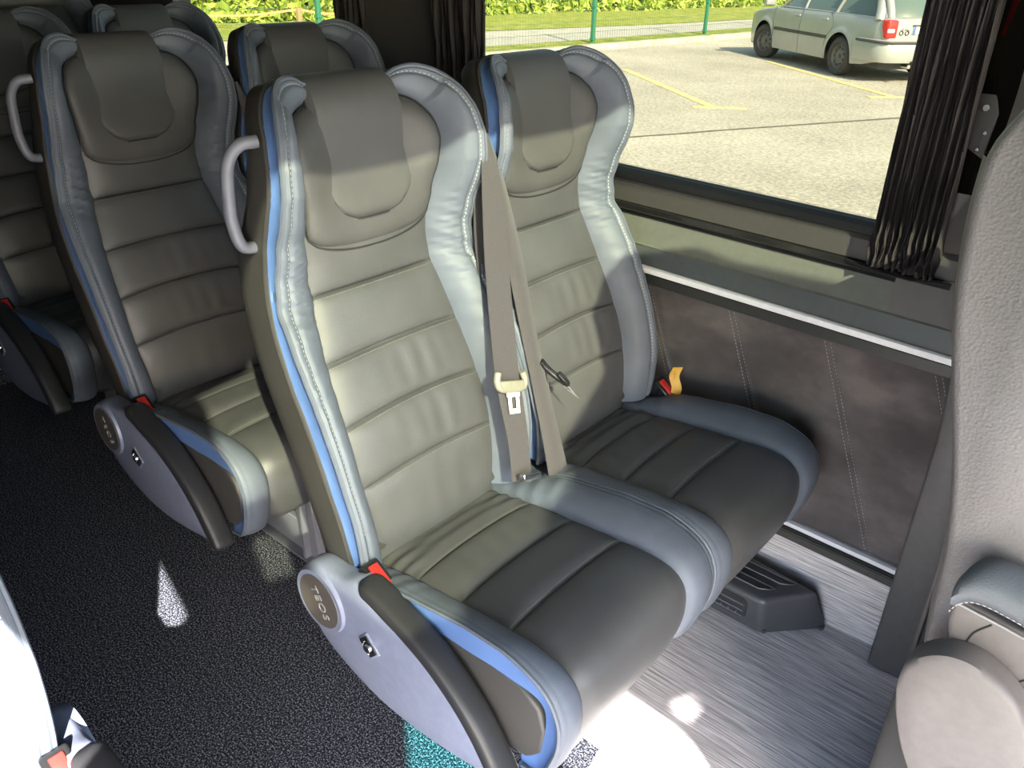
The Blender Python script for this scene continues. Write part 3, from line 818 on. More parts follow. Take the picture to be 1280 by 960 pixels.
# padded suede panels with slanted seams
SEAM = [0.166 + .227*k for k in range(-8, 4)]
def seam_x(x, z): return x + (0.735 - z)*0.41
NXP, NZP = 420, 30; v = []
for i in range(NXP):
    u = -1.8 + (0.86 + 1.8)*i/(NXP-1)
    d = min(abs(u - s) for s in SEAM)
    for j in range(NZP):
        z = .250 + (.733 - .250)*j/(NZP-1)
        x = seam_x(u, z)
        puff = 0.010*(1 - math.exp(-(d/0.012)**1.2)) * math.sin(PI*min(1, max(0.0, .08 + .92*j/(NZP-1)))) ** 0.35
        w = 0.0015*math.sin(x*37 + z*22)*math.sin(z*31 + 1)
        v.append((x, .793 - puff - w, zt(z, x)))
pan = structure(obj('trim_7', v, grid_faces(NXP, NZP), 'suede'))
pan['label'] = 'quilted dark suede lining below the window'
st = MB()
for s in SEAM[5:]:
    for dx in (-.0065, .0065):
        pts = [(seam_x(s + dx, z), .7885 - (0.0005 if 0 else 0.0028), zt(z, seam_x(s, z))) for z in [.262 + (.722 - .262)*k/40 for k in range(41)]]
        dashes(st, pts, [Vector((0, -1, 0))]*41, .0085, .0046, .0010)
o = st.build('stitching', 'thread', pan, smooth=False)
structure(side_strip('trim_8', [(.800, .722), (.784, .722), (.778, .725), (.778, .748), (.800, .752)], 'rubber'))
structure(side_strip('trim_9', [(.800, .751), (.776, .751), (.771, .754), (.771, .766), (.776, .769), (.800, .769)], 'alu_white'
          if 'alu_white' in M else 'alu'))
structure(side_strip('trim_10', [(.800, .768), (.781, .769), (.784, .790), (.788, .813), (.800, .816)], 'band'))
structure(side_strip('trim_11', [(.800, .812), (.786, .814), (.789, .818), (.806, .876), (.812, .884), (.82, .884), (.82, .812)], 'trim_ledge' if 'trim_ledge' in M else 'trim_grey', x1=.72))
structure(side_strip('trim_12', [(.803, .876), (.801, .884), (.795, .890), (.795, .901), (.82, .903), (.82, .876)], 'gloss_black', x1=.60))
structure(side_strip('trim_13', [(.812, .899), (.804, .903), (.805, .944), (.812, .952), (.84, .956), (.84, .896)], 'frame_grey', x1=.62))
structure(side_strip('trim_14', [(.815, .950), (.812, .956), (.818, .968), (.828, .976), (.845, .978), (.845, .95)], 'rubber', x1=.62))
# windows: panes stand in the openings of the upper wall
WIN = [(-.66, .60), (-2.15, -1.10)]
for k, (xa, xb) in enumerate(WIN):
    v = [(xa - .05, .838, zt(.955, xa)), (xb + .05, .838, zt(.955, xb)), (xb + .05, .80, 1.62), (xa - .05, .80, 1.62)]
    structure(obj('window_%d' % (k + 1), v, [(0, 1, 2, 3)], 'tint', smooth=False, recalc=False))
# dotted frit band along the bottom of the big pane
fr = MB()
for r_ in range(3):
    for i in range(330):
        x = -.25 + i*.0028 + (r_ % 2)*.0014
        if x > .47: break
        z = zt(.9775 + r_*.0028, x); s = .0011 - r_*.00025
        fr.add([(x - s, .8365, z - s), (x + s, .8365, z - s), (x + s, .8365, z + s), (x - s, .8365, z + s)], [(0, 1, 2, 3)])
structure(fr.build('trim_15', 'matte_black', smooth=False))
up = MB()
up.box((-3.0, .79, 1.60), (3.0, .88, 1.95)); up.box((-1.12, .80, .93), (-.70, .87, 1.62)); up.box((-3.0, .80, .93), (-2.15, .87, 1.62))
up.box((.528, .832, .93), (.80, .88, 1.62)); up.box((.80, .80, .0), (3.0, .88, .95)); up.box((1.9, .80, .95), (3.0, .88, 1.6))
structure(up.build('wall_left_upper' if False else 'trim_16', 'trim_dark', smooth=False))
structure(obj('window_3', [(.80, .85, .95), (1.9, .85, .95), (1.9, .85, 1.6), (.80, .85, 1.6)], [(0, 1, 2, 3)], 'clear', smooth=False, recalc=False))
# B pillar beside the driver
structure(slab('trim_17', [(.663, 0), (.742, 0), (.742, .32), (.716, .62), (.70, .95), (.64, .95), (.665, .60)], 'y', .725, .835, 'trim_dark', .006))
structure(slab('trim_18', [(.742, -.004), (.86, -.004), (.86, .9), (.78, 1.0), (.700, .98), (.716, .62), (.742, .32)], 'y', .765, .84, 'trim_dark', .006))
# brownish upper pillar skin that curves round the window corner
pv = []; NPX = 26
pl = [(.944, .570), (.955, .566), (.985, .566), (1.014, .572), (1.051, .586), (1.092, .598), (1.143, .608), (1.223, .613), (1.30, .612), (1.45, .604), (1.60, .595)]
pl = catmull([(a, b, 0) for a, b in pl], 40)
for p in pl:
    for k in range(8):
        u = k/7
        pv.append((p.y + u*.24, .784 + .026*(1 - u)**4 - .05*u, p.x + .06*u*max(0, 1 - (p.x - .944)/.1)))
structure(obj('trim_19', pv, grid_faces(40, 8), 'trim_grey'))
lv = []
for i in range(24):
    x = .50 + .36*i/23
    for z, y in ((.80, .788), (.84, .79), (.88, .795), (.90, .80)):
        lv.append((x, y - .045*((max(0, x - .60)/.22)**1.6), zt(z, x) + (.03 if z > .87 else 0)*max(0, (x - .55)/.3)))
structure(obj('trim_20', lv, grid_faces(24, 4), 'trim_grey'))
# screws and seat belt anchor on the shaded pillar
for (x, z, r_), lab in zip(((.571, 1.208, .0055), (.580, 1.166, .003), (.575, 1.136, .003)),
                           ('largest bright screw, topmost on the dark plate beside the front curtain', 'small bright screw in the middle of the dark plate beside the curtain', 'small bright screw at the foot of the dark plate beside the curtain')):
    o = MB().cyl((x, .819, z), (0, -1, 0), r_, .006, 14).build('screw', 'chrome'); tag(o, lab, 'screw', 'screws on the dark pillar plate')
M_ = MB().prism([(.548, 1.14), (.585, 1.12), (.592, 1.20), (.572, 1.26), (.556, 1.25)], 'y', .822, .83, .002)
o = M_.build('anchor_plate', 'matte_black'); tag(o, 'dark metal anchor plate with screws beside the front curtain', 'plate')
# red lamp reflector seen past the curtain edge
red = MB().prism([(.562, 1.325), (.567, 1.325), (.584, 1.45), (.570, 1.45)], 'y', .820, .826)
o = red.build('reflective_strip', 'red_mesh'); tag(o, 'narrow red strip between the front curtain and the pillar', 'reflector')
# ceiling hatch and far wall out of view, openings shaped to place sun patches
def plate_with_holes(name, outer, holes, P, m, th):
    bm = bmesh.new(); edges = []
    for lp in [outer] + holes:
        vs = [bm.verts.new((u, w, 0)) for u, w in lp]
        edges += [bm.edges.new((vs[i], vs[(i+1) % len(vs)])) for i in range(len(vs))]
    bmesh.ops.triangle_fill(bm, edges=edges, use_beauty=True)
    def inside(p, poly):
        c = False; j = len(poly) - 1
        for i in range(len(poly)):
            if (poly[i][1] > p[1]) != (poly[j][1] > p[1]) and p[0] < (poly[j][0] - poly[i][0])*(p[1] - poly[i][1])/(poly[j][1] - poly[i][1]) + poly[i][0]: c = not c
            j = i
        return c
    bad = [f for f in bm.faces if any(inside(f.calc_center_median()[:2], h) for h in holes)]
    bmesh.ops.delete(bm, geom=bad, context='FACES')
    r = bmesh.ops.extrude_face_region(bm, geom=bm.faces[:])
    for g_ in r['geom']:
        if isinstance(g_, bmesh.types.BMVert): g_.co.z = th
    bm.verts.index_update()
    return obj(name, [P(*v.co) for v in bm.verts], [[v.index for v in f.verts] for f in bm.faces], m, smooth=False)
HATCH = [(1.15, -1.15), (1.12, -1.0), (.94, -.80), (.96, .06), (1.90, .06), (1.95, -.03), (1.60, -.045), (1.50, -.035), (1.42, -.08), (1.41, -.20), (1.47, -.30),
         (1.56, -.40), (1.76, -.48), (1.87, -.66), (2.0, -.85), (2.06, -1.0), (2.06, -1.15)]  # hatch outline shaped so its shade falls on the window seat
structure(plate_with_holes('ceiling', [(-3, -1.15)] + HATCH + [(3, -1.15), (3, .9), (-3, .9)], [[(2.90, -1.145), (2.97, -1.14), (2.985, -1.085), (2.93, -1.08)]], lambda a, b, c: (a, b, 1.95 + c*.2), 'matte_black', .05))  # extra hole added to drop a small sun spot on the floor
structure(obj('window_4', [(.90, -1.165, 1.985), (2.12, -1.165, 1.985), (2.12, .12, 1.985), (.90, .12, 1.985)], [(0, 1, 2, 3)], 'roof_tint', smooth=False, recalc=False))
HA = [(.55, 1.0), (.55, 1.45), (.74, 1.45), (.77, 1.34), (.97, 1.24), (.78, 1.02), (.70, .98)]  # unseen openings, each outlined to throw one lit patch
HB_ = [(.98, 1.15), (.90, 1.05), (.96, 1.02), (1.12, 1.045), (1.14, 1.075), (1.06, 1.085), (1.0, 1.10)]
HC = [(2.36, 1.50), (2.40, 1.72), (2.60, 1.90), (2.76, 1.93), (2.90, 1.925), (2.985, 1.88), (2.99, 1.50)]
HD = [(1.18, 1.95), (1.24, 1.86), (1.31, 1.73), (1.40, 1.80), (1.52, 1.70), (1.74, 1.70), (1.92, 1.83), (2.05, 1.95)]
HE = [(1.78, 1.30), (2.10, 1.30), (2.16, 1.52), (1.86, 1.52)]
HG = [(1.29, 1.59), (1.47, 1.72), (1.54, 1.63), (1.34, 1.50)]
HS = [(.55, .05), (1.70, .05), (1.70, .86), (.55, .86)]  # this opening and the next are added to bring in sky light
HR = [(1.75, .05), (2.95, .05), (2.95, 1.24), (1.80, 1.24)]
structure(plate_with_holes('wall_right', [(-3, -.05), (3, -.05), (3, 1.95)] + HD[::-1] + [(-3, 1.95)], [HA, HB_, HC, HE, HG, HR, HS], lambda a, b, c: (a, -1.15 - c*.3, b), 'trim_grey', .03))
def pane(name, h, m, y=-1.165):  # unseen panes added to tint the sun through the shaped openings
    if name == 'window_6': y = -1.170
    structure(obj(name, [(a, y, b) for a, b in h], [tuple(range(len(h)))], m, smooth=False, recalc=False))
pane('window_5', [(1.14, 1.67), (2.10, 1.67), (2.10, 1.985), (1.14, 1.985)], 'roof_tint')
pane('window_6', [(1.27, 1.48), (1.56, 1.48), (1.56, 1.73), (1.27, 1.73)], 'roof_tint')
pane('window_8', [(1.75, 1.28), (2.19, 1.28), (2.19, 1.55), (1.75, 1.55)], 'teal')  # teal pane added to colour one lit patch of carpet
structure(MB().box((-3.05, -1.2, -.05), (-3.0, .9, 2.0)).build('wall_rear', 'matte_black', None, False))
structure(plate_with_holes('wall_front', [(-1.2, -.05), (.9, -.05), (.9, 2), (-1.2, 2)], [[(-1.1, 1.0), (.8, 1.0), (.75, 1.78), (-1.05, 1.78)]], lambda a, b, c: (3.0 + c, a, b), 'trim_dark', .04))
pane_v = [(3.02, -1.12, .98), (3.02, .82, .98), (3.02, .78, 1.82), (3.02, -1.08, 1.82)]
structure(obj('window_7', pane_v, [(0, 1, 2, 3)], 'clear', smooth=False, recalc=False))

# ------------------------------------------------------------------ curtains
def curtain(x0, x1, z0, z1, y, label, folds=9, gather=0.0, x0b=None, x1b=None, amp=.022):
    NX, NZ = folds*10, 60; v = []
    x0b = x0 if x0b is None else x0b; x1b = x1 if x1b is None else x1b
    rnd = [random.uniform(.55, 1.2) for _ in range(folds + 2)]; sh = [random.uniform(-.3, .3) for _ in range(folds + 2)]
    for j in range(NZ):
        w = j/(NZ-1); z = z0 + (z1 - z0)*w
        k0 = max(0, 1 - w/0.14)
        for i in range(NX):
            u = i/(NX-1); q = u*folds; a = rnd[int(q)]*(1 - (q % 1)) + rnd[int(q)+1]*(q % 1)
            ph = 2*PI*q + sh[int(q)]*math.sin(w*2.5)
            xx = (x0b*(1 - w) + x0*w) + ((x1b*(1-w) + x1*w) - (x0b*(1-w) + x0*w))*u + .004*math.sin(ph*0.5 + w*4)
            yy = y - amp*a*(0.5 + 0.5*math.sin(ph + .5*math.sin(w*5))) - .006*math.sin(ph*2.3 + w*9)
            xx += k0*.0035*math.sin(ph*.9 + z*90); yy += k0*.004*math.sin(ph*.6 + z*120)
            v.append((xx, yy, zt(z, xx)))
    n = len(v)
    f = grid_faces(NZ, NX)
    o = obj('curtain', v, f, 'curtain')
    sm = o.modifiers.new('thick', 'SOLIDIFY'); sm.thickness = .0015
    return tag(o, label, 'curtain', 'black pleated window curtains')
curtain(.442, .560, .905, 1.62, .802, 'black pleated curtain bunched at the front end of the large window', 21, x0b=.438, x1b=.566, amp=.030)
curtain(-.805, -.625, .93, 1.62, .800, 'black curtain bunched at the rear end of the large window', 10, x0b=-.76, x1b=-.60)
curtain(-1.20, -1.06, .93, 1.62, .800, 'black curtain bunched at the edge of the second window, behind the second-row headrest', 7)
rail = MB().tube([(.40, .794, zt(.899, .4)), (.47, .786, .888), (.53, .784, .886), (.585, .79, .892)], .0035, 6)
rail.cyl((.459, .787, .889), (1, 0, 0), .0045, .012, 10)
o = rail.build('curtain_rail', 'gloss_black'); tag(o, 'thin black rail holding the lower hem of the front curtain', 'rail')

# ------------------------------------------------------------------ heater box on the floor
hb = empty('heater_box', (0, 0, 0), 'low black plastic air outlet box on the striped floor under the window seat', 'vent box')
# body: tapered end, sloped top
def hexa(b, t): return [*b, *t]
x1, xe = .545, .435
bot = [(-.15, .645, 0), (.435, .645, 0), (.553, .775, 0), (-.15, .79, 0)]
topv = [(-.15, .640, .098), (.430, .640, .098), (.520, .745, .112), (-.15, .785, .125)]
bm = bmesh.new(); vs = [bm.verts.new(p) for p in bot + topv]
for q in [(0, 3, 2, 1), (4, 5, 6, 7), (1, 2, 6, 5), (2, 3, 7, 6), (3, 0, 4, 7), (0, 1, 5, 4)]: bm.faces.new([vs[i] for i in q])
bmesh.ops.bevel(bm, geom=[e for e in bm.edges if not all(v.co.z == 0 for v in e.verts)], offset=.014, segments=4, affect='EDGES', profile=.5)
bm.verts.index_update()
obj('housing', [v.co[:] for v in bm.verts], [[v.index for v in f.verts] for f in bm.faces], 'plastic_black', hb); bm.free()
gm = MB(); gm.prism([(-.14, .022), (.385, .022), (.395, .032), (.395, .070), (.385, .080), (-.14, .080)], 'y', .6395, .65)
gr = gm.build('grille', 'matte_black', hb)
sl = MB()
for z in (.028, .044, .062): sl.box((-.14, .636, z), (.388, .642, z + .003))
for i in range(26): sl.box((-.13 + i*.02, .6355, .030), (-.127 + i*.02, .6415, .036))
sl.build('louvre', 'steel_grey', gr, smooth=False)
rb = MB()
for ya, yb, xe_ in ((.668, .690, .425), (.712, .734, .458)):
    za = .098 + (ya - .64)*.13 + .0035
    pts = [(-.1, ya, za), (xe_ - .02, ya, za), (xe_, (ya + yb)/2 + .0, za + .0012), (xe_ + .012, yb, za + .003), (-.1, yb, za + .003)]
    rb.tube(pts, .0022, 6)
rb.build('top_rib', 'plastic_black', hb)
ft = MB()
for x, y in ((.440, .656), (.540, .760)): ft.cyl((x, y, .004), (0, 0, 1), .007, .008, 14)
ft.build('fixing_lug', 'plastic_black', hb)

# ------------------------------------------------------------------ driver's seat
ds = empty('driver_seat', (0, 0, 0), "large taupe leather driver's seat backrest and side trim at the picture edge", 'seat')
prof = [(.718, 1.27), (.706, 1.235), (.707, 1.16), (.718, 1.06), (.742, .955), (.776, .825), (.795, .72), (.803, .61), (.815, .50), (.87, .47), (1.02, .49), (1.02, .60), (.985, .75), (.94, .92), (.905, 1.08), (.885, 1.2), (.86, 1.29), (.80, 1.335), (.75, 1.32)]
pr = arc_resample(catmull([(a, b, 0) for a, b in prof + [prof[0]]], 220), 111)[:-1]; n = len(pr); cc = Vector((.85, .9))
v = []
secs = [(.80, .212), (.90, .216), (.955, .224), (.985, .238), (1.0, .262), (1.0, .38), (1.0, .46), (1.0, .54), (.97, .64), (.8, .66)]
for s, y in secs:
    for p in pr:
        if y > .4: p = Vector((p.x, p.y if p.y < .95 else .95 + (p.y - .95)*(.85 if y < .5 else .45), 0))
        sp = Vector((interp([(.45, .90), (.6, .89), (.8, .85), (1.0, .815), (1.2, .79), (1.35, .80)], p.y), p.y*0.97 + .9*.03))
        q = sp + (Vector((p.x, p.y)) - sp)*s; v.append((q.x, y, q.y))
f = [(k*n + i, k*n + (i+1) % n, (k+1)*n + (i+1) % n, (k+1)*n + i) for k in range(len(secs)-1) for i in range(n)]
f += [tuple(range(n)), tuple((len(secs)-1)*n + i for i in range(n))]
bk = obj('backrest', v, f, 'driver_leather', ds)
# rear cover: darker skin wrapping the back edge
rc = []
rp = catmull([(z, x, 0) for x, z in prof[1:9]], 40)
for p in rp:
    for dy, dx in ((.2125, .034), (.2140, .020), (.222, .006), (.240, -.0035), (.30, -.006), (.44, -.006)): rc.append((p.y + dx, dy, p.x))
rco = obj('rear_cover', rc, grid_faces(40, 6), 'driver_dark', ds)
# lower side: padded cushion flank, plastic shield with a flap line, round recliner cover
pad = catmull([(.832, .716, 0), (.842, .742, 0), (.862, .756, 0), (.90, .755, 0), (.95, .745, 0), (1.05, .72, 0)], 26); v = []
for i, p in enumerate(pad):
    w = .052*min(1, (i + 1.2)/5)**.5
    for k in range(12):
        q = 2*PI*k/12; v.append((p.x + .10*w*math.cos(q), .172 + .038*math.cos(q)*min(1, (i+2)/5), p.y - w*.62 + w*.62*math.sin(q)))
f = [(i*12 + k, i*12 + (k+1) % 12, (i+1)*12 + (k+1) % 12, (i+1)*12 + k) for i in range(25) for k in range(12)] + [tuple(range(12)), tuple(300 + k for k in range(12))]
cf = obj('cushion_flank', v, f, 'pad_blue', ds); tag(cf, 'dark padded edge of the driver cushion')
stt = MB(); dashes(stt, [(p.x, .138, p.y - .048) for p in pad[2:]], [Vector((0, -1, .2))]*24, .007, .004, .0014); stt.build('stitching', 'thread', cf, smooth=False)
shp = [(.836, .690), (.834, .66), (.842, .625), (.862, .592), (.90, .57), (.97, .555), (1.10, .55), (1.10, .70), (.93, .682)]
shp = [(p.x, p.y) for p in arc_resample(catmull([(a, b, 0) for a, b in shp], 60), 40)]
sh = MB().prism(shp, 'y', .152, .22, .008, 3).build('side_shield', 'driver_plastic', ds); tag(sh, 'taupe plastic side shield')
fl = catmull([(.884, .676, 0), (.868, .650, 0), (.866, .622, 0), (.876, .603, 0), (.895, .594, 0), (.918, .597, 0), (.936, .612, 0), (.96, .65, 0)], 40)
MB().tube([(p.x, .1518, p.y) for p in fl], .0014, 6).build('flap_line', 'matte_black', sh)
MB().tube([(.838, .151, .686), (.90, .151, .680), (.97, .151, .67), (1.08, .151, .66)], .0016, 6).build('shield_edge', 'letter', sh)
ov = catmull([(.806, .545, 0), (.810, .585, 0), (.832, .618, 0), (.862, .634, 0), (.897, .632, 0), (.94, .606, 0), (.975, .55, 0), (.985, .48, 0), (.97, .40, 0), (.93, .36, 0), (.88, .375, 0), (.842, .43, 0), (.817, .495, 0), (.806, .545, 0)], 90)[:-1]
v = []; n = len(ov); cc = Vector((.905, .49, 0))
secs = [(1.0, .150), (1.0, .122), (.985, .112), (.93, .108), (.6, .106), (.25, .105)]
for s, y in secs:
    for p in ov:
        q = cc + (p - cc)*s; v.append((q.x, y, q.y))
f = [(k*n + i, k*n + (i+1) % n, (k+1)*n + (i+1) % n, (k+1)*n + i) for k in range(len(secs)-1) for i in range(n)] + [tuple((len(secs)-1)*n + i for i in range(n))]
rcv = obj('recliner_cover', v, f, 'driver_plastic', ds); tag(rcv, 'large rounded plastic cover at the hinge')
MB().cyl((.915, .103, .445), (0, -1, 0), .016, .006, 24).build('cover_screw', 'plastic_black', rcv)
MB().rbox((.80, .16, .0), (1.1, .66, .50), .02).build('seat_base', 'matte_black', ds)
MB().rbox((.84, .235, .46), (1.35, .64, .60), .04).build('driver_cushion', 'driver_leather', ds)

# ------------------------------------------------------------------ outdoors
GZ = -.303
def flat(name, poly, z, m, th=0.0):
    return obj(name, [(x, y, z) for x, y in poly], [tuple(range(len(poly)))], m, smooth=False)
def gplane(name, x0, y0, x1, y1, z, m): return flat(name, [(x0, y0), (x1, y0), (x1, y1), (x0, y1)], z, m)
o = gplane('floor_outside' if False else 'ground', -60, -40, 60, 80, GZ - .012, 'asphalt'); structure(o)
K0, K1 = Vector((-9.95, 8.0)), Vector((-8.50, 20.8))     # kerb line
kd = (K1 - K0).normalized(); kn = Vector((-kd.y, kd.x))  # away from the vehicle
def off(p, t, d): q = p + kd*t + kn*d; return (q.x, q.y)
A, B = -14, 34
kb = MB()
seglen = .98; t = A
while t < B:
    a = [off(K0, t, 0), off(K0, t + seglen - .015, 0), off(K0, t + seglen - .015, .16), off(K0, t, .16)]
    kb.prism(a, 'z', GZ - .05, GZ + .10, .012, 2); t += seglen
kk = kb.build('kerb', 'kerb'); tag(kk, 'pale concrete kerb along the far edge of the car park', 'kerb')
for nm, d0, d1, m, z in (('grass_verge', .16, .95, 'grass', .09), ('road', .95, 3.55, 'road', .02), ('lawn', 3.5, 30, 'grass', .03)):
    if nm == 'road': q = [off(K0, A, d0), off(K0, B, d0), off(K0, B, 3.1), off(K0, 12, 3.4), off(K0, 2, 4.6), off(K0, A, 7.5)]
    elif nm == 'lawn': q = [off(K0, B, 3.0), off(K0, 12, 3.35), off(K0, 2, 4.55), off(K0, A, 7.4), off(K0, A, d1), off(K0, B, d1)][::-1]
    else: q = [off(K0, A, d0), off(K0, B, d0), off(K0, B, d1), off(K0, A, d1)]
    o = flat(nm, q, GZ + z, m)
    if nm == 'road': structure(o)
    else: tag(o, 'narrow strip of grass between kerb and path' if nm == 'grass_verge' else 'sunny lawn between the pale path and the hedge', 'grass', kind='stuff')
def stripe(p, q, w, label):
    p, q = Vector(p), Vector(q); d = (q - p).normalized()*1.0; n = Vector((-d.y, d.x))*w/2
    m = MB(); m.prism([tuple(p - n), tuple(q - n), tuple(q + n), tuple(p + n)], 'z', GZ - .012, GZ - .006)
    return m
for P_, lab in (([((-7.28, 11.51), (-4.28, 9.15)), ((-4.55, 9.03), (-4.0, 9.45))], 'worn yellow T-shaped bay marking in the middle of the car park'),
                ([((-6.2, 14.65), (-3.0, 12.0)), ((-3.25, 11.7), (-2.7, 12.25))], 'worn yellow bay marking running beside the parked car')):
    m = MB()
    for iz, (a, b) in enumerate(P_):
        s_ = stripe(a, b, .13, ''); m.add([(p[0], p[1], p[2] + .0012*iz) for p in s_.v], s_.f)
    tag(m.build('bay_marking', 'yellow_paint'), lab, 'road marking', 'yellow bay markings')
cr = MB(); cp_ = catmull([(-4.6, 5.2, 0), (-4.03, 6.7, 0), (-3.73, 7.34, 0), (-3.51, 7.85, 0), (-3.02, 8.87, 0), (-2.31, 10.35, 0), (-1.2, 12.6, 0)], 60)
for a, b in zip(cp_, cp_[1:]):
    j = Vector((random.uniform(-.02, .02), random.uniform(-.02, .02)))
    s_ = stripe((a.x, a.y), (b.x, b.y), .035 + random.uniform(0, .02), ''); cr.add(s_.v, s_.f)
tag(cr.build('asphalt_crack', 'crack'), 'long dark crack running across the pale car park', 'crack')
# fence: posts and welded mesh panels
fence = empty('mesh_fence', (0, 0, 0), 'green welded mesh fence with slim posts along the kerb of the car park', 'fence')
posts = [off(K0, q, .36) for q in (-4.3, -.45, 2.3, 5.83, 9.66, 13.5, 17.3)]
for i, (x, y) in enumerate(posts):
    m = MB().rbox((x - .035, y - .035, GZ - .05), (x + .035, y + .035, GZ + 1.85), .006, 2)
    for z in (.15, .75, 1.35): m.box((x - .045, y - .05, GZ + z), (x + .045, y + .05, GZ + z + .04))
    m.build('fence_post', 'fence_green', fence)
for i in range(len(posts) - 1):
    a, b = Vector(posts[i]), Vector(posts[i+1]); d = b - a; L = d.length; m = MB(); nw = int(L/.075)
    w = .0026
    dn = d.normalized(); nn = Vector((-dn.y, dn.x))
    for k in range(1, nw):
        p = a + d*k/nw
        m.add([(p.x - dn.x*w, p.y - dn.y*w, GZ + .08), (p.x + dn.x*w, p.y + dn.y*w, GZ + .08), (p.x + nn.x*w*1.4, p.y + nn.y*w*1.4, GZ + .08),
               (p.x - dn.x*w, p.y - dn.y*w, GZ + 1.8), (p.x + dn.x*w, p.y + dn.y*w, GZ + 1.8), (p.x + nn.x*w*1.4, p.y + nn.y*w*1.4, GZ + 1.8)],
              [(0, 1, 4, 3), (1, 2, 5, 4), (2, 0, 3, 5)])
    for z in [.10 + .2*j for j in range(9)]:
        for q in (-.006, .006): m.tube([(a.x + nn.x*q, a.y + nn.y*q, GZ + z), (b.x + nn.x*q, b.y + nn.y*q, GZ + z)], .0026, 4, caps=False)
    m.build('fence_panel', 'fence_wire', fence, smooth=False)
# hedge of leafy mounds
hs, he = off(K0, -14, 11.5), off(K0, 30, 8.3)
def hedge(a, b, hgt, depth, n, label):
    core = MB(); a, b = Vector(a), Vector(b); d = (b - a); L = d.length; dn = d.normalized(); nn = Vector((-dn.y, dn.x))
    NU, NV = 80, 12; v = []
    def surf(u, q, r=0.0):
        s = u*L; bul = .35*math.sin(s*1.1) + .22*math.sin(s*2.7 + 1) + .12*math.sin(s*5.9)
        ang = q*PI; y = -math.cos(ang)*(depth/2 + bul*.5 + r); z = math.sin(ang)**.7*(hgt + bul*.5 + r)
        p = a + dn*s + nn*y; return (p.x, p.y, GZ + z)
    for i in range(NU):
        for j in range(NV): v.append(surf(i/(NU-1), j/(NV-1)))
    h = obj('hedge', v, grid_faces(NU, NV), 'hedge_core')
    tag(h, label, 'hedge')
    lv, lf = [], []
    for k in range(n):
        u = random.random(); q = random.random()**3*.10 - .028 if k % 3 else random.random()**.8*.62
        x, y, z = surf(u, 0.03 + q, random.uniform(-.12, .22)); s = random.uniform(.12, .26)
        t = Vector((random.gauss(0, 1), random.gauss(0, 1), random.gauss(0, .8) + .35)).normalized(); o_ = t.orthogonal().normalized(); w_ = t.cross(o_)
        o_ = (o_*math.cos(k) + w_*math.sin(k)); w_ = t.cross(o_)
        c = Vector((x, y, z)); m = len(lv)
        lv += [c - o_*s, c + w_*s*.42, c + o_*s, c - w_*s*.42]; lf.append((m, m+1, m+2, m+3))
    tag(obj('foliage', lv, lf, 'leaf', h, smooth=False, recalc=False), kind='stuff')
    return h
hedge(hs, he, 3.2, 3.0, 36000, 'bright green bushy hedge behind the lawn')
# tape barrier in front of the hedge
tb = [(-19.6, 6.6, -.02), (-17.2, 9.76, .0), (-16.1, 11.37, .145), (-15.5, 12.2, .07), (-14.6, 13.4, .12)]
v = []
tp = []
for (a, b) in zip(tb, tb[1:]):
    a, b = Vector(a), Vector(b)
    tp += [a.lerp(b, k/12) - Vector((0, 0, .05*math.sin(PI*k/12))) for k in range(12)]
tp.append(Vector(tb[-1]))
for k, p in enumerate(tp):
    for dx, dz in ((-.004, -.022), (.004, -.022), (.004, .022), (-.004, .022)): v.append((p.x + dx, p.y - dx, p.z + dz))
f = [(i*4 + k, i*4 + (k+1) % 4, (i+1)*4 + (k+1) % 4, (i+1)*4 + k) for i in range(len(tp)-1) for k in range(4)] + [(0, 1, 2, 3), tuple(4*(len(tp)-1) + k for k in range(4))]
tag(obj('barrier_tape', v, f, 'tape', smooth=False), 'faded orange tape strung across the lawn in front of the hedge', 'tape')
for x, y, z, lab in ((-16.1, 11.37, .17, 'wooden stake holding up the orange tape above the second-row headrest'), (-14.6, 13.4, .14, 'wooden stake at the end of the orange tape, behind the curtain')):
    tag(MB().rbox((x - .05, y - .05, GZ - .05), (x + .05, y + .05, z), .008, 2).build('wooden_stake', 'stake'), lab, 'stake', 'stakes of the tape barrier')

# ------------------------------------------------------------------ the parked estate car
car = empty('estate_car', (0, 0, 0), 'dusty silver estate car parked by the fence with red tail light', 'car')
fd = Vector((-.811, .585)).normalized(); lf_ = Vector((-fd.y, fd.x))
mid = Vector((-5.52, 14.51)) - lf_*.74
car.location = (mid.x, mid.y, GZ - .012); car.rotation_euler = (0, 0, math.atan2(fd.y, fd.x))
TOP = [(-2.34, .93), (-2.2, .955), (-1.5, .955), (0, .94), (.9, .93), (1.15, .90), (1.6, .845), (1.95, .76), (2.08, .68), (2.14, .58)]
def ztop(x): return interp(TOP, x)
def zlow(x):
    z = interp([(-2.34, .34), (-1.9, .25), (-1.5, .22), (1.7, .22), (2.14, .27)], x)
    for cx in (-1.256, 1.256):
        d = abs(x - cx)
        if d < .365: z = max(z, .30 + math.sqrt(.365**2 - d*d))
    return z
def halfw(x, z):
    t = interp([(-2.34, .70), (-2.28, .78), (-2.1, .825), (-1.6, .85), (1.3, .85), (1.7, .82), (1.95, .74), (2.08, .62), (2.14, .48)], x)
    k = (z - .22)/.75
    b = 1 - .055*abs(2*k - .85)**2.2
    for cx in (-1.256, 1.256):      # flared arches
        r = math.hypot(x - cx, z - .30)
        t += .018*math.exp(-((r - .385)/.045)**2)
    return t*b
NXC, NV, NT_ = 240, 16, 6; v = []
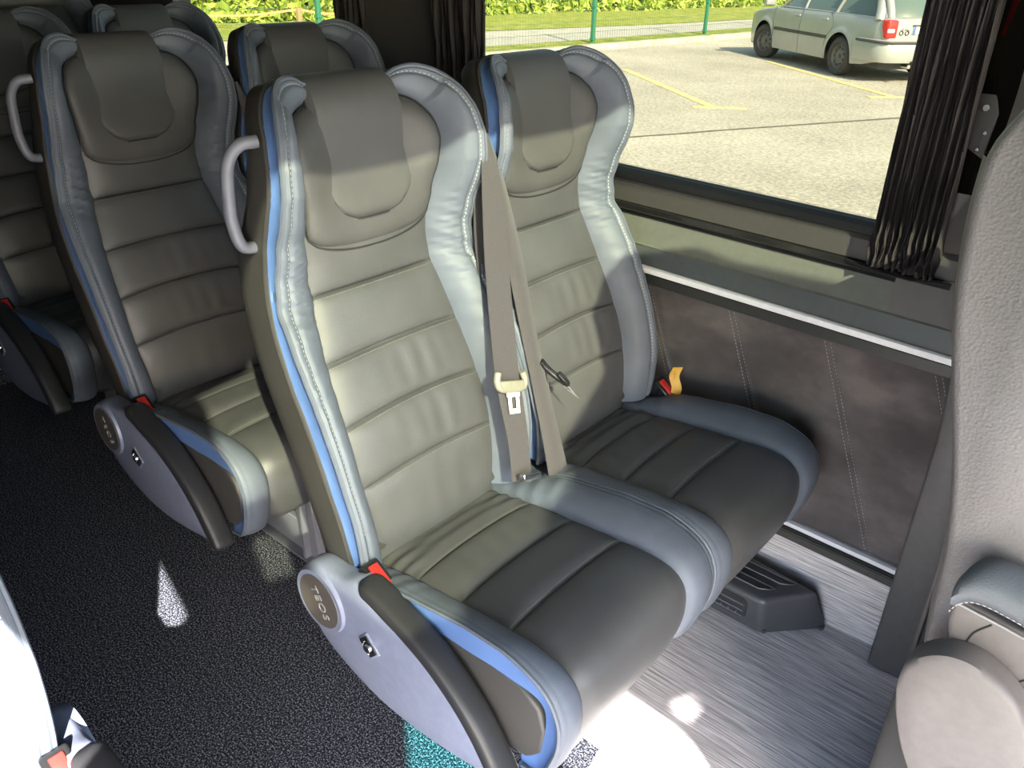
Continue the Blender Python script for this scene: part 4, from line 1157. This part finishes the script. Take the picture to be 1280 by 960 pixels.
for i in range(NXC):
    x = -2.34 + 4.48*i/(NXC-1); zl, zt_ = zlow(x), ztop(x)
    row = []
    for k in range(NV):
        z = zl + (zt_ - .03 - zl)*k/(NV-1); row.append((halfw(x, z), z))
    y1, z1 = row[-1]
    for k in range(1, NT_ + 1):
        u = k/NT_; row.append((y1*math.cos(u*PI/2)**.8 if u < 1 else 0.0, z1 + .03*math.sin(min(1, u*2.2)*PI/2) + .02*u))
    full = [(y, z) for y, z in row] + [(-y, z) for y, z in row[::-1][1:]]
    v += [(x, y, z) for y, z in full]
n = len(full)
f = grid_faces(NXC, n) + [tuple(range(n)), tuple((NXC-1)*n + k for k in range(n))]
body = obj('body', v, f, 'car_paint', car)
# dark inner wells and underbody
ub = MB().rbox((-2.2, -.70, .20), (2.0, .70, .62), .04).build('underbody', 'car_dark', car)
# wheels
def wheel(x, y, sgn, steer=0.0):
    w = bpy.data.objects.new('wheel', None); link(w, car); w.location = (x, y, .30); w.rotation_euler = (0, 0, steer)
    R_, Wd = .30, .19; prof_ = [(.195, -Wd/2 + .02), (.21, -Wd/2), (.27, -Wd/2), (.295, -Wd/2 + .025), (.30, -.03), (.30, .03), (.295, Wd/2 - .025), (.27, Wd/2), (.21, Wd/2), (.195, Wd/2 - .02)]
    v = []; N_ = 44
    for i in range(N_):
        q = 2*PI*i/N_
        for r, yy in prof_: v.append((r*math.cos(q), yy, r*math.sin(q)))
    obj('tyre', v, [(i*10 + k, i*10 + (k+1) % 10, ((i+1) % N_)*10 + (k+1) % 10, ((i+1) % N_)*10 + k) for i in range(N_) for k in range(10)], 'tyre', w)
    v = []; pr_ = [(.197, .075), (.19, .06), (.165, .035), (.15, .045), (.085, .062), (.07, .05), (.0, .055)]
    for i in range(N_):
        q = 2*PI*i/N_
        for r, yy in pr_: v.append((r*math.cos(q), sgn*yy, r*math.sin(q)))
    rim = obj('rim', v, grid_faces(N_, 7, True), 'rim', w)
    h = MB()
    for k in range(9): q = 2*PI*k/9; h.cyl((.128*math.cos(q), sgn*.055, .128*math.sin(q)), (0, sgn, 0), .017, .02, 12)
    h.build('rim_hole', 'car_dark', w); h = None
    MB().cyl((0, sgn*.06, 0), (0, sgn, 0), .03, .02, 16).build('hub_cap', 'rim', w)
    tag(w, None)
    return w
for x, y, sg_, st_ in ((-1.256, .745, 1, 0), (1.256, .745, 1, .28), (-1.256, -.745, -1, 0), (1.256, -.745, -1, .28)): wheel(x, y, sg_, st_)
# rubbing strips, door gaps, handles, lamps
def side_pt(x, z, o=.004): return (x, halfw(x, z) + o, z)
m = MB()
for xa, xb in ((-.86, .02), (.04, .88)):
    P_ = [side_pt(xa + (xb - xa)*k/12, .56, .002) for k in range(13)]
    v = []
    for p in P_:
        for dy, dz in ((-.004, -.028), (.012, -.02), (.012, .02), (-.004, .028)): v.append((p[0], p[1] + dy, p[2] + dz))
    m.add(v, [(i*4 + k, i*4 + (k+1) % 4, (i+1)*4 + (k+1) % 4, (i+1)*4 + k) for i in range(12) for k in range(4)] + [(0, 1, 2, 3), (48, 49, 50, 51)])
m.build('rubbing_strip', 'car_dark', car)
m = MB()
for pts in ([(.98, .93), (.96, .7), (.90, .5), (.88, .30)], [(.03, .94), (.03, .7), (.02, .4), (.02, .23)], [(-.82, .94), (-.92, .85), (-.98, .72), (-.84, .55), (-.82, .4)]):
    P_ = catmull([(a, b, 0) for a, b in pts], 20); m.tube([side_pt(p.x, p.y, -.001) for p in P_], .005, 5)
m.build('door_gap', 'car_dark', car)
for x in (.16, -.72):
    p = side_pt(x, .83, .01); MB().rbox((x - .09, p[1] - .01, .815), (x + .09, p[1] + .018, .848), .008).build('door_handle', 'car_paint', car)
m = MB().rbox((1.02, .80, .93), (1.16, 1.0, 1.06), .03); m.build('wing_mirror', 'car_paint', car)
# greenhouse
def gh(z, dx0=0):
    u = max(0, (z - .93)/.50)
    xf = 1.02 - .92*u; xr = -2.26 + .30*u**1.3; w_ = .775 - .16*u
    return xf, xr, w_
v = []; NZG = 8
for k in range(NZG):
    z = .92 + .5*k/(NZG-1); xf, xr, w_ = gh(z)
    v += [(xf, 0, z), (xf - .10, w_*.7, z), (xf - .28, w_, z), (xr + .15, w_ - .02, z), (xr + .03, w_*.85, z), (xr, 0, z), (xr + .03, -w_*.85, z), (xr + .15, -w_ + .02, z), (xf - .28, -w_, z), (xf - .10, -w_*.7, z)]
n = 10
obj('window_glass', v, [(k*n + i, k*n + (i+1) % n, (k+1)*n + (i+1) % n, (k+1)*n + i) for k in range(NZG-1) for i in range(n)] + [tuple((NZG-1)*n + i for i in range(n))], 'car_glass', car)
m = MB()
def gpt(fx, z, o=.006):
    xf, xr, w_ = gh(z); return xf, xr, w_ + o
for s_ in (1, -1):
    for kind, wd in (('A', .05), ('B', .045), ('C', .05), ('D', .15)):
        pts = []
        for k in range(6):
            z = .90 + .53*k/5; xf, xr, w_ = gpt(0, z)
            x = {'A': xf - .20, 'B': .03 - .06*(z - .93), 'C': -.93 - .35*(z - .93), 'D': xr + .17}[kind]
            pts.append((x, s_*(w_ - (.018 if kind == 'D' else 0)), z))
        m.tube(pts, wd*.55, 8)
    for xa in (1,):
        pts = [(x, s_*(.775 + .004), .938) for x in (.85, .4, 0, -.5, -1, -1.5, -2.05)]; m.tube(pts, .014, 6)
m.tube([(gh(.93 + .5*k/5)[1] + .045, .66, .93 + .5*k/5) for k in range(6)], .06, 8)
m.tube([(gh(.93 + .5*k/5)[1] + .10, .69 - .1*k/5, .93 + .5*k/5) for k in range(6)], .06, 8)
m.tube([(gh(.93 + .5*k/5)[1] + .045, -.66, .93 + .5*k/5) for k in range(6)], .05, 8)
m.rbox((-2.05, -.63, 1.40), (.18, .63, 1.46), .025)
m.build('roof_and_pillars', 'car_paint', car)
# tail
tl = MB()
for s_ in (1,):
    tl.rbox((-2.352, .60, .665), (-2.18, .778, .925), .025)
t = tl.build('tail_light', 'tail', car)
MB().rbox((-2.358, .655, .745), (-2.33, .775, .80), .008).build('tail_lens', 'tail_white', t)
t2 = MB().rbox((-2.352, -.778, .665), (-2.16, -.60, .925), .02).build('tail_light', 'tail', car)
bp_ = [(-2.43, .40), (-2.44, .60), (-2.40, .64), (-2.2, .645), (-1.66, .645), (-1.63, .50), (-1.66, .36), (-2.0, .31), (-2.38, .33)]
bm_ = MB(); 
v = []
for x0_, yy in ((0, .0), (0, .55), (.03, .74), (.14, .835), (.3, .865), (.76, .868)):
    for z, o_ in ((.32, .02), (.38, .0), (.60, -.004), (.635, .015), (.645, .05)): v.append((-2.44 + x0_ + o_, yy - (.0 if yy < .5 else o_), z))
bm_.add(v, grid_faces(6, 5)); bm_.add([(x, -y, z) for x, y, z in v], grid_faces(6, 5))
bu = bm_.build('rear_bumper', 'car_paint', car)
m = MB(); P_ = [(-2.445, 0, .612), (-2.445, .55, .612), (-2.415, .745, .612), (-2.30, .848, .612), (-2.10, .876, .612), (-1.75, .876, .612)]
for s_ in (1, -1): m.tube([(x, s_*y, z) for x, y, z in catmull(P_, 30)], .022, 6)
m.build('bumper_strip', 'car_dark', bu)
pl_ = MB().rbox((-2.358, -.20, .725), (-2.335, .34, .838), .004).build('number_plate', 'plate', car)
MB().rbox((-2.362, .295, .727), (-2.34, .338, .836), .002).build('plate_band', 'plate_blue', pl_)
MB().rbox((-2.362, .06, .762), (-2.34, .10, .80), .004).build('plate_sticker', 'letter', pl_)
MB().tube([(-2.36, .35, .85), (-2.36, -.21, .85)], .012, 6).build('plate_light_bar', 'car_dark', pl_)
m = MB()
for y in (.53, .43):
    m.tube([(-2.352, y + .030*math.cos(q), .745 + .030*math.sin(q)) for q in [2*PI*k/16 for k in range(16)]], .006, 5, closed=True)
m.tube([(-2.352, .55, .775), (-2.352, .50, .80)], .006, 5); m.tube([(-2.352, .48, .79), (-2.352, .45, .79)], .005, 5); m.tube([(-2.352, .44, .79), (-2.352, .40, .775)], .005, 5)
m.build('badge', 'car_dark', car)
MB().tube([(-2.30, .35, .27), (-2.46, .35, .27)], .03, 12).build('exhaust_pipe', 'chrome', car)
MB().cyl((-2.46, .30, .33), (1, 0, 0), .02, .08, 12).build('tow_ring', 'car_dark', car)

# ------------------------------------------------------------------ light
az, el = math.radians(SUN_AZ), math.radians(SUN_EL)
sd = Vector((math.cos(el)*math.cos(az), -math.cos(el)*math.sin(az), math.sin(el)))
ld = bpy.data.lights.new('sun', 'SUN'); ld.energy = SUN_E; ld.angle = math.radians(.55); ld.color = (1, .965, .90)
lo_ = bpy.data.objects.new('sun', ld); link(lo_); lo_.rotation_euler = (-sd).to_track_quat('-Z', 'Y').to_euler(); lo_.location = (6, -5, 6)
W = bpy.data.worlds.new('sky'); S.world = W; W.use_nodes = True
wn = W.node_tree; bg = wn.nodes['Background']; sky = wn.nodes.new('ShaderNodeTexSky')
sky.sky_type = 'NISHITA'; sky.sun_disc = False; sky.sun_elevation = el; sky.sun_rotation = math.atan2(sd.x, sd.y); sky.dust_density = 1.5
wn.links.new(sky.outputs['Color'], bg.inputs['Color']); bg.inputs['Strength'].default_value = SKY_E
def portal(loc, sx, sy, d):
    l = bpy.data.lights.new('portal', 'AREA'); l.shape = 'RECTANGLE'; l.size = sx; l.size_y = sy; l.cycles.is_portal = True
    o_ = bpy.data.objects.new('window_portal', l); link(o_); o_.location = loc; o_.rotation_euler = Vector(d).to_track_quat('-Z', 'Y').to_euler()
portal((3.1, -.15, 1.4), 1.9, .85, (-1, 0, 0))
portal((1.5, -.52, 2.02), 1.2, 1.3, (0, 0, -1))
portal((1.8, -1.25, 1.0), 2.5, 1.95, (0, 1, 0))
portal((0, .95, 1.3), 1.4, .75, (0, -1, 0)); portal((1.35, .95, 1.3), 1.2, .75, (0, -1, 0)); portal((-1.6, .95, 1.3), 1.1, .75, (0, -1, 0))

# ------------------------------------------------------------------ camera
cam = bpy.data.cameras.new('camera'); co = bpy.data.objects.new('camera', cam); link(co)
cam.sensor_width = 36; cam.lens = 1025.45/1280*36; cam.clip_start = .02; cam.clip_end = 400
yaw, pit, rol = map(math.radians, (130.40449, 27.90313, 1.34383))
fw = Vector((math.cos(yaw)*math.cos(pit), math.sin(yaw)*math.cos(pit), -math.sin(pit)))
rt = Vector((math.sin(yaw), -math.cos(yaw), 0)); u_ = rt.cross(fw)
r2 = rt*math.cos(rol) + u_*math.sin(rol); u2 = -rt*math.sin(rol) + u_*math.cos(rol)
mw = Matrix((r2, u2, -fw)).transposed().to_4x4(); mw.translation = Vector((.92384, -.86564, 1.43659)); co.matrix_world = mw
S.camera = co
S.view_settings.view_transform = 'Standard'; S.view_settings.look = 'None'; S.view_settings.gamma = 1; S.view_settings.exposure = EXPO
try: S.view_settings.use_curve_mapping = False
except Exception: pass
cy = S.cycles; cy.use_denoising = True; cy.max_bounces = 8; cy.diffuse_bounces = 5; cy.transparent_max_bounces = 16; cy.sample_clamp_indirect = 8
cy.caustics_reflective = False; cy.caustics_refractive = False
